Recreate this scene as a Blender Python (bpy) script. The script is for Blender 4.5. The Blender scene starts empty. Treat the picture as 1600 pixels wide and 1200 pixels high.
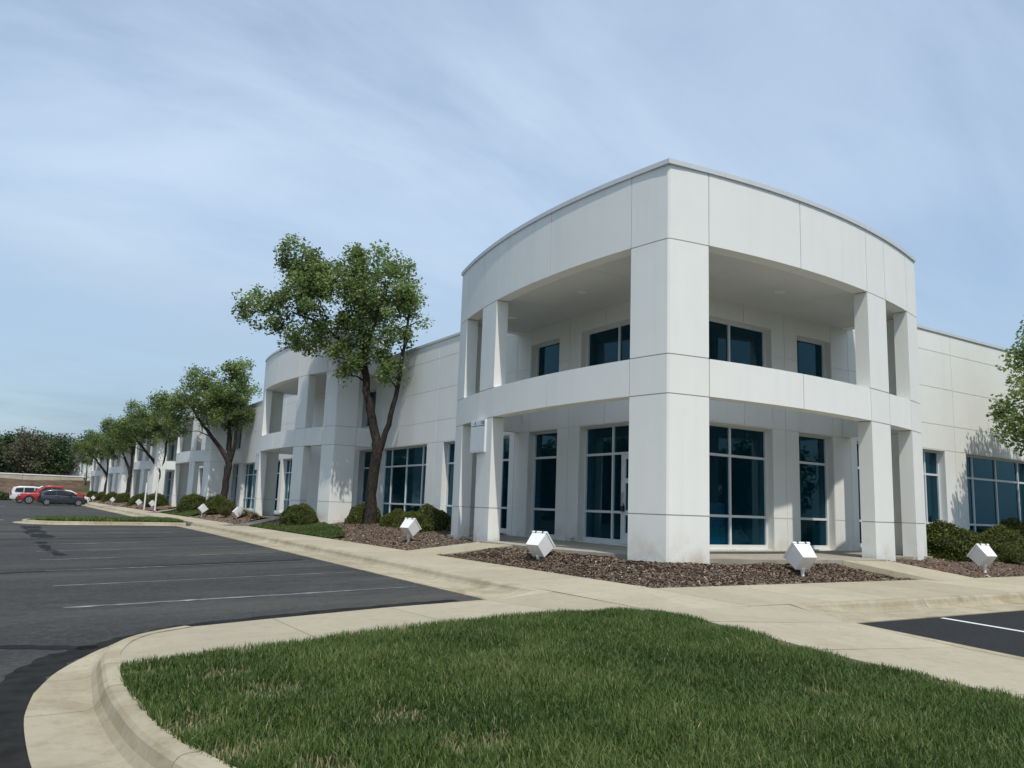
import bpy, math, random
import numpy as np
from mathutils import Matrix, Vector
SC = bpy.context.scene
COL = SC.collection
rng = np.random.default_rng(7)

# ------------------------------------------------------------------ camera
cd = bpy.data.cameras.new('camera')
cam = bpy.data.objects.new('camera', cd)
COL.objects.link(cam)
cd.sensor_width = 36.0
cd.lens = 1228.57 / 1600 * 36.0
cd.clip_start = 0.05
cd.clip_end = 6000
_r = (0.8420794, -0.5381836, 0.0355067); _u = (-0.1129837, -0.1116446, 0.9873045); _f = (0.5273869, 0.8354005, 0.1548196)
cam.matrix_world = Matrix(((_r[0], _u[0], -_f[0], -10.0258), (_r[1], _u[1], -_f[1], -10.5143), (_r[2], _u[2], -_f[2], 0.8845), (0, 0, 0, 1)))
SC.camera = cam

# ------------------------------------------------------------------ world, sun, exposure
TOSUN = Vector((-0.155, -0.55, 1.0)).normalized()
W = bpy.data.worlds.new('World'); SC.world = W; W.use_nodes = True
nt = W.node_tree; nt.nodes.clear()
def wn(t, **k):
    n = nt.nodes.new(t)
    for a, b in k.items(): setattr(n, a, b)
    return n
out = wn('ShaderNodeOutputWorld'); bg = wn('ShaderNodeBackground'); sky = wn('ShaderNodeTexSky')
sky.sky_type = 'NISHITA'; sky.sun_disc = False
sky.sun_elevation = math.asin(TOSUN.z); sky.sun_rotation = math.atan2(TOSUN.x, TOSUN.y)
sky.air_density = 1.0; sky.dust_density = 0.5; sky.ozone_density = 1.6
bg.inputs['Strength'].default_value = 0.119
tc = wn('ShaderNodeTexCoord'); sep = wn('ShaderNodeSeparateXYZ')
nt.links.new(tc.outputs['Generated'], sep.inputs[0])
zc = wn('ShaderNodeMath', operation='MAXIMUM'); zc.inputs[1].default_value = 0.0
nt.links.new(sep.outputs['Z'], zc.inputs[0])
zd = wn('ShaderNodeMath', operation='ADD'); zd.inputs[1].default_value = 0.22; nt.links.new(zc.outputs[0], zd.inputs[0])
dx = wn('ShaderNodeMath', operation='DIVIDE'); nt.links.new(sep.outputs['X'], dx.inputs[0]); nt.links.new(zd.outputs[0], dx.inputs[1])
dy = wn('ShaderNodeMath', operation='DIVIDE'); nt.links.new(sep.outputs['Y'], dy.inputs[0]); nt.links.new(zd.outputs[0], dy.inputs[1])
cmb = wn('ShaderNodeCombineXYZ'); nt.links.new(dx.outputs[0], cmb.inputs[0]); nt.links.new(dy.outputs[0], cmb.inputs[1])
mp = wn('ShaderNodeMapping'); mp.inputs['Rotation'].default_value = (0, 0, 0.5); mp.inputs['Scale'].default_value = (0.8, 1.9, 1)
nt.links.new(cmb.outputs[0], mp.inputs['Vector'])
nz = wn('ShaderNodeTexNoise'); nz.inputs['Scale'].default_value = 1.0; nz.inputs['Detail'].default_value = 8; nz.inputs['Roughness'].default_value = 0.58; nz.inputs['Distortion'].default_value = 0.5
nt.links.new(mp.outputs[0], nz.inputs['Vector'])
nz2 = wn('ShaderNodeTexNoise'); nz2.inputs['Scale'].default_value = 0.45; nz2.inputs['Detail'].default_value = 3
nt.links.new(cmb.outputs[0], nz2.inputs['Vector'])
nadd = wn('ShaderNodeMath', operation='ADD'); nt.links.new(nz.outputs['Fac'], nadd.inputs[0]); nt.links.new(nz2.outputs['Fac'], nadd.inputs[1])
cr = wn('ShaderNodeValToRGB'); cr.color_ramp.elements[0].position = 0.38; cr.color_ramp.elements[1].position = 0.62
cr.color_ramp.elements[0].color = (0.36, 0.36, 0.36, 1); cr.color_ramp.elements[1].color = (0.98, 0.98, 0.98, 1)
half = wn('ShaderNodeMath', operation='MULTIPLY'); half.inputs[1].default_value = 0.5; nt.links.new(nadd.outputs[0], half.inputs[0])
nt.links.new(half.outputs[0], cr.inputs['Fac'])
mixc = wn('ShaderNodeMix', data_type='RGBA')
veil = wn('ShaderNodeMix', data_type='RGBA'); veil.inputs[6].default_value = (1.75, 2.55, 3.25, 1); veil.inputs[7].default_value = (4.2, 5.2, 6.4, 1)
vr = wn('ShaderNodeMapRange'); vr.inputs[1].default_value = 0.0; vr.inputs[2].default_value = 0.34; nt.links.new(zc.outputs[0], vr.inputs[0])
nt.links.new(vr.outputs[0], veil.inputs[0]); nt.links.new(veil.outputs[2], mixc.inputs[7])
# the veil of cirrus thins out towards the horizon
hz = wn('ShaderNodeMapRange'); hz.inputs[1].default_value = 0.0; hz.inputs[2].default_value = 0.30; hz.inputs[3].default_value = 1.0; hz.inputs[4].default_value = 1.0
nt.links.new(zc.outputs[0], hz.inputs[0])
cm = wn('ShaderNodeMath', operation='MULTIPLY'); nt.links.new(cr.outputs[0], cm.inputs[0]); nt.links.new(hz.outputs[0], cm.inputs[1])
cf_ = wn('ShaderNodeMapRange'); cf_.inputs[1].default_value = 0.0; cf_.inputs[2].default_value = 0.22; cf_.inputs[3].default_value = 0.93; cf_.inputs[4].default_value = 0.0; nt.links.new(zc.outputs[0], cf_.inputs[0])
cmx = wn('ShaderNodeMath', operation='MAXIMUM'); nt.links.new(cm.outputs[0], cmx.inputs[0]); nt.links.new(cf_.outputs[0], cmx.inputs[1])
nt.links.new(cmx.outputs[0], mixc.inputs[0]); nt.links.new(sky.outputs[0], mixc.inputs[6])
nt.links.new(mixc.outputs[2], bg.inputs['Color']); nt.links.new(bg.outputs[0], out.inputs[0])
sl = bpy.data.lights.new('sun', 'SUN'); sl.energy = 2.6; sl.angle = math.radians(0.8); sl.color = (1.0, 0.935, 0.84)
so = bpy.data.objects.new('sun', sl); COL.objects.link(so)
so.rotation_euler = TOSUN.to_track_quat('Z', 'Y').to_euler(); so.location = (-20, -30, 60)
VS = SC.view_settings
VS.view_transform = 'Standard'; VS.look = 'None'; VS.gamma = 1.0; VS.exposure = 0.34; VS.use_curve_mapping = False

# ------------------------------------------------------------------ material helper
def lin(r, g, b):
    f = lambda c: (c / 255 / 12.92) if c / 255 <= 0.04045 else ((c / 255 + 0.055) / 1.055) ** 2.4
    return (f(r), f(g), f(b))
class Mat:
    def __init__(s, name, base=(.5, .5, .5), rough=.7, metal=0.0, spec=.5):
        s.m = bpy.data.materials.new(name); s.m.use_nodes = True
        s.t = s.m.node_tree; s.b = s.t.nodes['Principled BSDF']; s.o = s.t.nodes['Material Output']
        s.b.inputs['Base Color'].default_value = (*base, 1); s.b.inputs['Roughness'].default_value = rough
        s.b.inputs['Metallic'].default_value = metal; s.b.inputs['Specular IOR Level'].default_value = spec
        s.col = None; s.base = base; s.g = None
    def n(s, t, ins=None, **k):
        n = s.t.nodes.new(t)
        for a, b in k.items(): setattr(n, a, b)
        for a, b in (ins or {}).items(): n.inputs[a].default_value = b
        return n
    def l(s, a, b): s.t.links.new(a, b)
    def pos(s):
        if s.g is None: s.g = s.n('ShaderNodeNewGeometry')
        return s.g.outputs['Position']
    def noise(s, scale, detail=4, rough=.55, vec=None, stretch=None, dist=0.0):
        n = s.n('ShaderNodeTexNoise', {'Scale': scale, 'Detail': detail, 'Roughness': rough, 'Distortion': dist})
        v = vec or s.pos()
        if stretch:
            m = s.n('ShaderNodeMapping'); m.inputs['Scale'].default_value = stretch; s.l(v, m.inputs['Vector']); v = m.outputs[0]
        s.l(v, n.inputs['Vector']); return n.outputs['Fac']
    def ramp(s, fac, a, b, ca=0.0, cb=1.0):
        r = s.n('ShaderNodeMapRange', {1: a, 2: b, 3: ca, 4: cb}); s.l(fac, r.inputs[0]); return r.outputs[0]
    def math(s, op, a, b=None):
        m = s.n('ShaderNodeMath', operation=op)
        for i, v in enumerate((a, b)):
            if v is None: continue
            if isinstance(v, (int, float)): m.inputs[i].default_value = v
            else: s.l(v, m.inputs[i])
        return m.outputs[0]
    def mix(s, fac, a, b):
        m = s.n('ShaderNodeMix', data_type='RGBA')
        if isinstance(fac, (int, float)): m.inputs[0].default_value = fac
        else: s.l(fac, m.inputs[0])
        for i, v in ((6, a), (7, b)):
            if isinstance(v, tuple): m.inputs[i].default_value = (*v[:3], 1)
            else: s.l(v, m.inputs[i])
        return m.outputs[2]
    def set(s, col): s.l(col, s.b.inputs['Base Color']); return s
    def bump(s, fac, strength=.3, dist=.01):
        b = s.n('ShaderNodeBump', {'Strength': strength, 'Distance': dist}); s.l(fac, b.inputs['Height'])
        s.l(b.outputs[0], s.b.inputs['Normal']); return s
    def xyz(s):
        x = s.n('ShaderNodeSeparateXYZ'); s.l(s.pos(), x.inputs[0]); return x.outputs

def m_wall():
    m = Mat('white_textured_paint', (.70, .715, .70), .9, spec=.15)
    oi = m.n('ShaderNodeObjectInfo')
    c = m.mix(m.ramp(oi.outputs['Random'], 0, 1), (.785, .795, .755), (.815, .825, .785))
    blot = m.noise(1.3, 5); c = m.mix(m.ramp(blot, .35, .7, 0, .35), c, (.72, .735, .70))
    streak = m.noise(1.0, 4, stretch=(5, 5, .22)); c = m.mix(m.ramp(streak, .52, .78, 0, .30), c, (.69, .70, .68))
    z = m.xyz()[2]
    low = m.ramp(z, -.25, .62, 1, 0); dirt = m.math('MULTIPLY', low, m.ramp(m.noise(2.3, 4), .46, .66))
    c = m.mix(m.math('MULTIPLY', dirt, .85), c, (.53, .45, .32))
    splash = m.math('MULTIPLY', m.ramp(z, -.15, .22, 1, 0), m.ramp(m.noise(14, 4), .4, .62))
    c = m.mix(m.math('MULTIPLY', splash, .5), c, (.36, .29, .20))
    m.set(c); m.bump(m.noise(55, 3, .6), .35, .006); return m.m
def m_plain(name, base, rough=.5, metal=0, spec=.5, var=.0, scale=4):
    m = Mat(name, base, rough, metal, spec)
    if var:
        d = tuple(x * (1 - var) for x in base); m.set(m.mix(m.ramp(m.noise(scale, 5), .35, .7), base, d))
    return m.m
def m_concrete(name, base, stain=.0):
    m = Mat(name, base, .9, spec=.2)
    oi = m.n('ShaderNodeObjectInfo')
    a = tuple(x * .88 for x in base); b = tuple(min(1, x * 1.10) for x in base)
    c = m.mix(oi.outputs['Random'], a, b)
    c = m.mix(m.ramp(m.noise(.9, 6), .35, .7, 0, .5), c, tuple(x * .78 for x in base))
    c = m.mix(m.ramp(m.noise(7, 6, .65), .5, .72, 0, .38), c, (base[0] * .62, base[1] * .58, base[2] * .52))
    c = m.mix(m.ramp(m.noise(160, 2, .7), .55, .75, 0, .35), c, tuple(x * .6 for x in base))
    c = m.mix(m.ramp(m.noise(240, 1, .5), .66, .72, 0, .55), c, (.13, .12, .10))
    if stain:
        c = m.mix(m.ramp(m.noise(1.1, 6, .68, dist=.6), .47, .66, 0, stain), c, (base[0] * .58, base[1] * .52, base[2] * .44))
        c = m.mix(m.ramp(m.noise(5, 6, .75), .52, .7, 0, stain * .8), c, (base[0] * .5, base[1] * .47, base[2] * .42))
    m.set(c); m.bump(m.noise(190, 3, .7), .4, .004); return m.m
def m_asphalt():
    m = Mat('asphalt', (.05, .05, .05), .95, spec=.12)
    X = m.xyz()
    c = m.mix(m.ramp(m.noise(.42, 6, .6, stretch=(.35, 1, 1)), .36, .66), (.026, .0285, .030), (.068, .070, .069))
    c = m.mix(m.ramp(m.noise(.16, 3), .52, .70, 0, .6), c, (.080, .080, .074))
    c = m.mix(m.ramp(m.noise(2.6, 6, .7, stretch=(.5, 1.6, 1)), .42, .64, 0, .75), c, (.030, .032, .034))
    c = m.mix(m.ramp(m.noise(11, 5, .75), .48, .66, 0, .55), c, (.105, .106, .102))
    tan = m.math('MULTIPLY', m.ramp(m.noise(.5, 4, stretch=(.18, 1.3, 1)), .50, .66), m.ramp(X[0], -4.5, -7.5, 0.9, .5))
    c = m.mix(m.math('MULTIPLY', tan, .6), c, (.115, .108, .090))
    sp = m.noise(330, 2, .8); c = m.mix(m.ramp(sp, .53, .72, 0, .75), c, (.19, .187, .175))
    c = m.mix(m.ramp(m.noise(120, 2, .7), .58, .7, 0, .6), c, (.022, .023, .025))
    c = m.mix(m.ramp(m.noise(48, 3, .8), .56, .70, 0, .55), c, (.135, .135, .128))
    c = m.mix(m.ramp(m.noise(33, 3, .8), .58, .70, 0, .5), c, (.024, .025, .027))
    # fresh sealer on the stalls before the other entrance
    nw = m.math('MULTIPLY', m.ramp(X[0], -1.2, -.9), m.ramp(X[1], -3.0, -3.6))
    c = m.mix(m.math('MULTIPLY', nw, .85), c, m.mix(m.ramp(m.noise(40, 4, .8), .4, .7), (.020, .0215, .0235), (.046, .048, .050)))
    m.set(c); m.bump(m.noise(260, 3, .8), .8, .008); return m.m
def m_stripe():
    m = Mat('worn_white_marking', (.6, .6, .58), .8)
    w = m.ramp(m.noise(3.2, 6, .7, stretch=(1.2, 8, 1)), .46, .66)
    w2 = m.ramp(m.noise(.55, 3), .45, .66); w = m.math('MULTIPLY', w, m.math('ADD', m.math('MULTIPLY', w2, .8), .2))
    m.set(m.mix(w, (.075, .077, .078), (.62, .62, .59))); return m.m
def m_attr(name, cols, rough=.7, transl=0.0, spec=.3):
    """colour picked per small face (leaf, blade, chip) by the attribute 'tone'"""
    m = Mat(name, cols[0], rough, spec=spec)
    a = m.n('ShaderNodeAttribute', attribute_name='tone'); cr = m.n('ShaderNodeValToRGB')
    e = cr.color_ramp.elements
    while len(e) < len(cols): e.new(.5)
    for i, c in enumerate(cols): e[i].position = i / (len(cols) - 1); e[i].color = (*c, 1)
    m.l(a.outputs['Fac'], cr.inputs[0]); m.l(cr.outputs[0], m.b.inputs['Base Color'])
    if transl:
        t = m.n('ShaderNodeBsdfTranslucent'); mx = m.n('ShaderNodeMixShader', {0: transl})
        hs = m.n('ShaderNodeHueSaturation', {'Value': 1.5, 'Saturation': 1.1}); m.l(cr.outputs[0], hs.inputs['Color']); m.l(hs.outputs[0], t.inputs[0])
        m.l(m.b.outputs[0], mx.inputs[1]); m.l(t.outputs[0], mx.inputs[2]); m.l(mx.outputs[0], m.o.inputs[0])
    return m.m
def m_glass(name, tint):
    m = Mat(name, (.02, .05, .06), .02); m.t.nodes.remove(m.b)
    gl = m.n('ShaderNodeBsdfGlossy', {'Roughness': .015}); gl.inputs['Color'].default_value = (.36, .66, .80, 1)
    tr = m.n('ShaderNodeBsdfTransparent'); tr.inputs['Color'].default_value = (*tint, 1)
    fr = m.n('ShaderNodeFresnel', {'IOR': 1.5}); m.pos(); f = m.math('MULTIPLY', m.math('MINIMUM', m.math('MULTIPLY', fr.outputs[0], 1.15), 1.0), m.math('SUBTRACT', 1.0, m.g.outputs['Backfacing']))
    df = m.n('ShaderNodeBsdfDiffuse'); df.inputs['Color'].default_value = (.012, .13, .19, 1); mf = m.n('ShaderNodeMixShader', {0: .10}); m.l(tr.outputs[0], mf.inputs[1]); m.l(df.outputs[0], mf.inputs[2])
    bm = m.n('ShaderNodeBump', {'Strength': .05, 'Distance': .02}); m.l(m.noise(1.6, 2), bm.inputs['Height']); m.l(bm.outputs[0], gl.inputs['Normal'])
    mx = m.n('ShaderNodeMixShader'); m.l(f, mx.inputs[0]); m.l(mf.outputs[0], mx.inputs[1]); m.l(gl.outputs[0], mx.inputs[2])
    m.l(mx.outputs[0], m.o.inputs[0]); return m.m
def m_mulch():
    m = Mat('mulch_soil', (.1, .07, .05), .95, spec=.1)
    c = m.mix(m.ramp(m.noise(38, 6, .7), .35, .68), (.075, .055, .042), (.25, .195, .155))
    c = m.mix(m.ramp(m.noise(1.4, 4), .50, .68, 0, .65), c, (.20, .10, .055))
    c = m.mix(m.ramp(m.noise(110, 2, .7), .6, .7, 0, .8), c, (.33, .26, .20))
    m.set(c); m.bump(m.noise(60, 4, .8), 1.0, .03); return m.m
def m_soil_grass():
    m = Mat('grass_soil', (.06, .08, .03), .95, spec=.1)
    c = m.mix(m.ramp(m.noise(9, 5, .7), .38, .66), (.020, .038, .010), (.052, .082, .022))
    m.set(c); m.bump(m.noise(60, 4, .8), .8, .02); return m.m
def m_field():
    m = Mat('field_ground', (.06, .08, .03), .95, spec=.1)
    c = m.mix(m.ramp(m.noise(.03, 5, .7), .38, .66), (.045, .07, .022), (.11, .09, .05))
    m.set(c); return m.m
def m_bark():
    m = Mat('bark', (.06, .045, .035), .95, spec=.1)
    f = m.noise(14, 6, .75, stretch=(1, 1, .45)); c = m.mix(m.ramp(f, .36, .66), (.016, .014, .012), (.075, .062, .053))
    m.set(c); m.bump(f, 1.0, .04); return m.m
def m_bank():
    m = Mat('bank_earth', (.12, .08, .05), .95, spec=.1)
    c = m.mix(m.ramp(m.noise(.7, 5, .7), .40, .64), (.075, .05, .034), (.17, .125, .085))
    c = m.mix(m.ramp(m.noise(.35, 4), .55, .66), c, (.05, .07, .03)); m.set(c); return m.m
def m_carpaint(name, base, metal=.35):
    m = Mat(name, base, .28, metal); m.b.inputs['Coat Weight'].default_value = .6; m.b.inputs['Coat Roughness'].default_value = .08
    d = m.noise(2.2, 4); m.set(m.mix(m.ramp(d, .4, .75, 0, .25), base, tuple(x * .7 + .04 for x in base))); return m.m
M = {}
M['wall'] = m_wall()
M['joint'] = m_plain('joint_sealant', (.46, .47, .45), .9)
M['soffit'] = m_plain('soffit_paint', (.66, .67, .65), .9, var=.06, scale=1.5)
M['coping'] = m_plain('coping_metal', (.60, .63, .64), .45, .0, .5, var=.08, scale=3)
M['frame'] = m_plain('white_window_frame', (.66, .69, .69), .45, var=.05, scale=6)
M['glass'] = m_glass('tinted_glass', (.16, .52, .62))
M['inside'] = m_plain('interior_plaster', (.42, .43, .43), .9, var=.1)
M['insidef'] = m_plain('interior_floor', (.26, .27, .28), .8, var=.2)
M['conc'] = m_concrete('sidewalk_concrete', (.445, .40, .298), .22)
M['kerb'] = m_concrete('kerb_concrete', (.43, .385, .28), .75)
M['porch'] = m_concrete('porch_concrete', (.38, .35, .29), .4)
M['asph'] = m_asphalt(); M['stripe'] = m_stripe()
M['tar'] = m_plain('tar_sealer', (.017, .0175, .018), .85, spec=.15, var=.4, scale=8)
M['tar2'] = m_plain('old_sealer', (.030, .0305, .030), .95, spec=.05, var=.45, scale=5)
M['white'] = m_plain('white_enamel', (.80, .81, .81), .35, var=.05, scale=9)
M['lens'] = m_plain('lamp_lens', (.32, .34, .35), .12)
M['dark'] = m_plain('dark_metal', (.025, .026, .028), .45, var=.2)
M['steel'] = m_plain('brushed_steel', (.45, .46, .47), .3, .9)
M['mulch'] = m_mulch(); M['soil'] = m_soil_grass(); M['field'] = m_field(); M['bark'] = m_bark(); M['bank'] = m_bank()
M['chips'] = m_attr('mulch_chips', [(.068, .046, .032), (.150, .106, .077), (.225, .168, .125), (.31, .25, .195), (.46, .42, .37)], .95)
M['grass'] = m_attr('grass_blades', [(.026, .050, .011), (.056, .102, .022), (.102, .160, .040), (.180, .215, .08), (.34, .28, .17)], .6, .25)
M['leaf'] = m_attr('birch_leaves', [(.085, .120, .045), (.135, .190, .064), (.195, .262, .090), (.28, .345, .140)], .5, .42, .4)
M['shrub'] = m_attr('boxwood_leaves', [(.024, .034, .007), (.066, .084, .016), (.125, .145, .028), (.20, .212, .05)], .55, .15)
M['wood1'] = m_attr('wood_leaves_dark', [(.032, .055, .022), (.056, .090, .034), (.090, .130, .048)], .7, .2)
M['wood2'] = m_attr('wood_leaves_brown', [(.070, .074, .042), (.115, .112, .066), (.160, .148, .095)], .7, .2)
M['tuft'] = m_attr('dry_tuft', [(.05, .06, .02), (.12, .11, .05), (.24, .18, .10)], .8, .2)
M['tyre'] = m_plain('tyre_rubber', (.014, .014, .015), .85)
M['rim'] = m_plain('alloy_rim', (.42, .43, .44), .35, .7)
M['cglass'] = m_plain('car_glass', (.012, .015, .017), .05)
M['red'] = m_carpaint('red_car_paint', (.42, .025, .018), .1)
M['grey'] = m_carpaint('grey_car_paint', (.055, .062, .075), .5)
M['cwhite'] = m_carpaint('white_car_paint', (.68, .69, .70), .0)
M['lred'] = m_plain('tail_lamp_red', (.30, .012, .012), .2)
M['lclr'] = m_plain('head_lamp_clear', (.55, .57, .58), .15)
M['cream'] = m_plain('cream_concrete', (.50, .45, .36), .9, var=.25, scale=.8)
M['ink'] = m_plain('dark_ink', (.05, .055, .06), .7)
M['signface'] = m_plain('sign_face', (.60, .645, .66), .4, var=.05, scale=3)
M['pblue'] = m_plain('poster_blue', (.10, .45, .75), .6); M['pgreen'] = m_plain('poster_green', (.25, .62, .42), .6)
M['pgrey'] = m_plain('poster_grey', (.62, .66, .70), .6); M['ppale'] = m_plain('poster_pale', (.62, .74, .80), .6)
M['cup'] = m_plain('paper_cup', (.75, .73, .70), .6); M['twig'] = m_plain('dry_vine', (.035, .022, .016), .9, var=.3)

# ------------------------------------------------------------------ mesh helpers
def link(o, parent=None):
    COL.objects.link(o)
    if parent is not None: o.parent = parent
    return o
def tag(o, label=None, cat=None, group=None, kind=None):
    if label: o['label'] = label
    if cat: o['category'] = cat
    if group: o['group'] = group
    if kind: o['kind'] = kind
    return o
def empty(name, loc=(0, 0, 0), rz=0.0):
    o = bpy.data.objects.new(name, None); o.location = loc; o.rotation_euler = (0, 0, rz); o.empty_display_size = .2
    return link(o)
class MB:
    def __init__(s): s.v = []; s.f = []; s.mi = []; s.cur = 0
    def add(s, vs, fs):
        o = len(s.v); s.v += [tuple(p) for p in vs]; s.f += [tuple(i + o for i in f) for f in fs]; s.mi += [s.cur] * len(fs); return s
    def prism(s, poly, z0, z1):
        n = len(poly); a = sum(poly[i][0] * poly[(i + 1) % n][1] - poly[(i + 1) % n][0] * poly[i][1] for i in range(n))
        if a < 0: poly = poly[::-1]
        fz = (lambda z: z if callable(z) else (lambda x, y: z)); g0, g1 = fz(z0), fz(z1)
        vs = [(x, y, g0(x, y)) for x, y in poly] + [(x, y, g1(x, y)) for x, y in poly]
        fs = [tuple(range(n))[::-1], tuple(range(n, 2 * n))] + [(i, (i + 1) % n, n + (i + 1) % n, n + i) for i in range(n)]
        return s.add(vs, fs)
    def box(s, x0, x1, y0, y1, z0, z1):
        return s.prism([(x0, y0), (x1, y0), (x1, y1), (x0, y1)], z0, z1)
    def slab(s, pts, t=.12):
        n = len(pts); P = [Vector(p) for p in pts]
        if sum(P[i].x * P[(i + 1) % n].y - P[(i + 1) % n].x * P[i].y for i in range(n)) < 0: P = P[::-1]
        vs = [(p.x, p.y, p.z - t) for p in P] + [tuple(p) for p in P]
        return s.add(vs, [tuple(range(n))[::-1], tuple(range(n, 2 * n))] + [(i, (i + 1) % n, n + (i + 1) % n, n + i) for i in range(n)])
    def tube(s, pts, rad, n=8, cap=True):
        P = [Vector(p) for p in pts]; rings = []
        for i, p in enumerate(P):
            d = (P[min(i + 1, len(P) - 1)] - P[max(i - 1, 0)]).normalized()
            a = d.orthogonal() if i == 0 else (a_prev - d * a_prev.dot(d))
            a = a.normalized(); a_prev = a; b = d.cross(a)
            r = rad[i] if hasattr(rad, '__len__') else rad
            rings.append([p + (a * math.cos(2 * math.pi * k / n) + b * math.sin(2 * math.pi * k / n)) * r for k in range(n)])
        vs = [q for R in rings for q in R]; fs = []
        for i in range(len(P) - 1):
            for k in range(n): fs.append((i * n + k, i * n + (k + 1) % n, (i + 1) * n + (k + 1) % n, (i + 1) * n + k))
        if cap: fs += [tuple(range(n))[::-1], tuple(range((len(P) - 1) * n, len(P) * n))]
        return s.add(vs, fs)
    def cyl(s, c, axis, r, h, n=20, r2=None):
        a = Vector(axis).normalized(); c = Vector(c)
        return s.tube([c - a * h / 2, c + a * h / 2], [r, r if r2 is None else r2], n)
    def build(s, name, mat, parent=None, smooth=False, tone=None):
        me = bpy.data.meshes.new(name); me.from_pydata(s.v, [], s.f)
        for m in (mat if isinstance(mat, list) else [mat]): me.materials.append(m)
        if isinstance(mat, list): me.polygons.foreach_set('material_index', s.mi)
        if smooth: me.polygons.foreach_set('use_smooth', [True] * len(s.f))
        me.update(); return link(bpy.data.objects.new(name, me), parent)
def np_mesh(name, V, Fq, mat, tone=None, parent=None, smooth=False):
    """V (n,3), Fq (m,k) all faces of the same size"""
    me = bpy.data.meshes.new(name); n, (m, k) = len(V), Fq.shape
    me.vertices.add(n); me.vertices.foreach_set('co', np.asarray(V, np.float32).ravel())
    me.loops.add(m * k); me.loops.foreach_set('vertex_index', Fq.astype(np.int32).ravel())
    me.polygons.add(m); me.polygons.foreach_set('loop_start', np.arange(0, m * k, k, dtype=np.int32))
    if smooth: me.polygons.foreach_set('use_smooth', np.ones(m, bool))
    me.materials.append(mat); me.update(calc_edges=True)
    if tone is not None:
        a = me.attributes.new('tone', 'FLOAT', 'FACE'); a.data.foreach_set('value', np.asarray(tone, np.float32))
    o = bpy.data.objects.new(name, me); return link(o, parent)
def copy_tree(o, parent=None):
    c = o.copy(); COL.objects.link(c); c.parent = parent
    for ch in list(o.children): copy_tree(ch, c)
    return c

# ------------------------------------------------------------------ ground heights
def sl_(y): return .03 - .022 * min(1, max(0, (y - 14) / 12))
def za(x, y): return -.45 - sl_(y) * max(0.0, min(-4 - x, 16), min(-4 - y, 16) if x > -12 else 0)

# the wide ground
MB().slab([(-2500, -2500, -1.1), (2500, -2500, -1.1), (2500, 2500, -1.1), (-2500, 2500, -1.1)], .5).build('ground', M['field'])['kind'] = 'structure'
# asphalt
xs = sorted(set([-60, -40, -30, -20] + [i * .5 for i in range(-40, 13)] + list(range(8, 62, 4)))); ys = sorted(set([-60, -40, -30, -20] + [i * .5 for i in range(-40, 61)] + list(range(32, 114, 4))))
V = np.array([(x, y, za(x, y)) for y in ys for x in xs]); nx = len(xs)
Fq = np.array([(j * nx + i, j * nx + i + 1, (j + 1) * nx + i + 1, (j + 1) * nx + i) for j in range(len(ys) - 1) for i in range(nx - 1)])
lot = np_mesh('parking_lot', V, Fq, M['asph']); lot['kind'] = 'structure'
def ground_strip(name, pts, w, mat, dz, nseg=12, w2=None):
    """flat ribbon on the asphalt along a polyline"""
    P = []
    for a, b in zip(pts[:-1], pts[1:]):
        for k in range(nseg): P.append((a[0] + (b[0] - a[0]) * k / nseg, a[1] + (b[1] - a[1]) * k / nseg))
    P.append(pts[-1]); mb = MB(); vs = []
    for i, p in enumerate(P):
        q0, q1 = P[max(0, i - 1)], P[min(len(P) - 1, i + 1)]; d = Vector((q1[0] - q0[0], q1[1] - q0[1])).normalized(); n = (-d.y, d.x)
        ww = w if w2 is None else w * (1 + w2 * math.sin(i * 1.7) * math.cos(i * .61))
        for s in (-1, 1):
            x, y = p[0] + n[0] * s * ww / 2, p[1] + n[1] * s * ww / 2; vs.append((x, y, za(x, y) + dz))
    mb.add(vs, [(2 * i, 2 * i + 2, 2 * i + 3, 2 * i + 1) for i in range(len(P) - 1)])
    return mb.build(name, mat, lot)
for k in range(9): ground_strip('stall_stripe', [(-9.22, 1.41 + 2.745 * k), (-4.15, 1.45 + 2.745 * k)], .10, M['stripe'], .005, 16)
for k in range(12):
    if k not in (0,): ground_strip('stall_stripe', [(-9.2, 33 + 2.745 * k + 2), (-3.7, 33 + 2.745 * k + 2)], .10, M['stripe'], .005, 8)
for k in range(9): ground_strip('stall_stripe', [(1.38 + 2.745 * k, -4.1), (1.38 + 2.745 * k, -9.4)], .11, M['white'], .005, 16)
ground_strip('stall_stripe', [(-14.8, 31.9), (-9.95, 32.2)], .16, M['white'], .005, 10)
ground_strip('stall_stripe', [(-14.8, 66), (-9.9, 66)], .20, M['white'], .005, 10)
ground_strip('tar_seam', [(-14, 6.5), (-9.94, 6.74), (-6.58, 7.17), (-4.2, 7.34)], .15, M['tar'], .004, 14, .35)
ground_strip('tar_seam', [(-14, -1.0), (-11, -1.12), (-9.9, -1.2), (-9.45, -1.5), (-9.12, -1.72)], .18, M['tar'], .004, 8, .3)
ground_strip('tar_seam', [(-13, 17.7), (-9, 17.5), (-4.2, 17.8)], .09, M['tar'], .004, 12, .35)
ground_strip('tar_seam', [(-9.05, 25.5), (-9.0, 20.5), (-8.8, 18)], .55, M['tar'], .0045, 8, .5)
ground_strip('tar_seam', [(-9.0, 16.3), (-8.95, 13.2), (-8.75, 10.8)], .20, M['tar'], .0045, 10, .9)
ground_strip('tar_seam', [(-13, 21.8), (-9.2, 21.6)], .12, M['tar'], .004, 8, .4)

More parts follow.
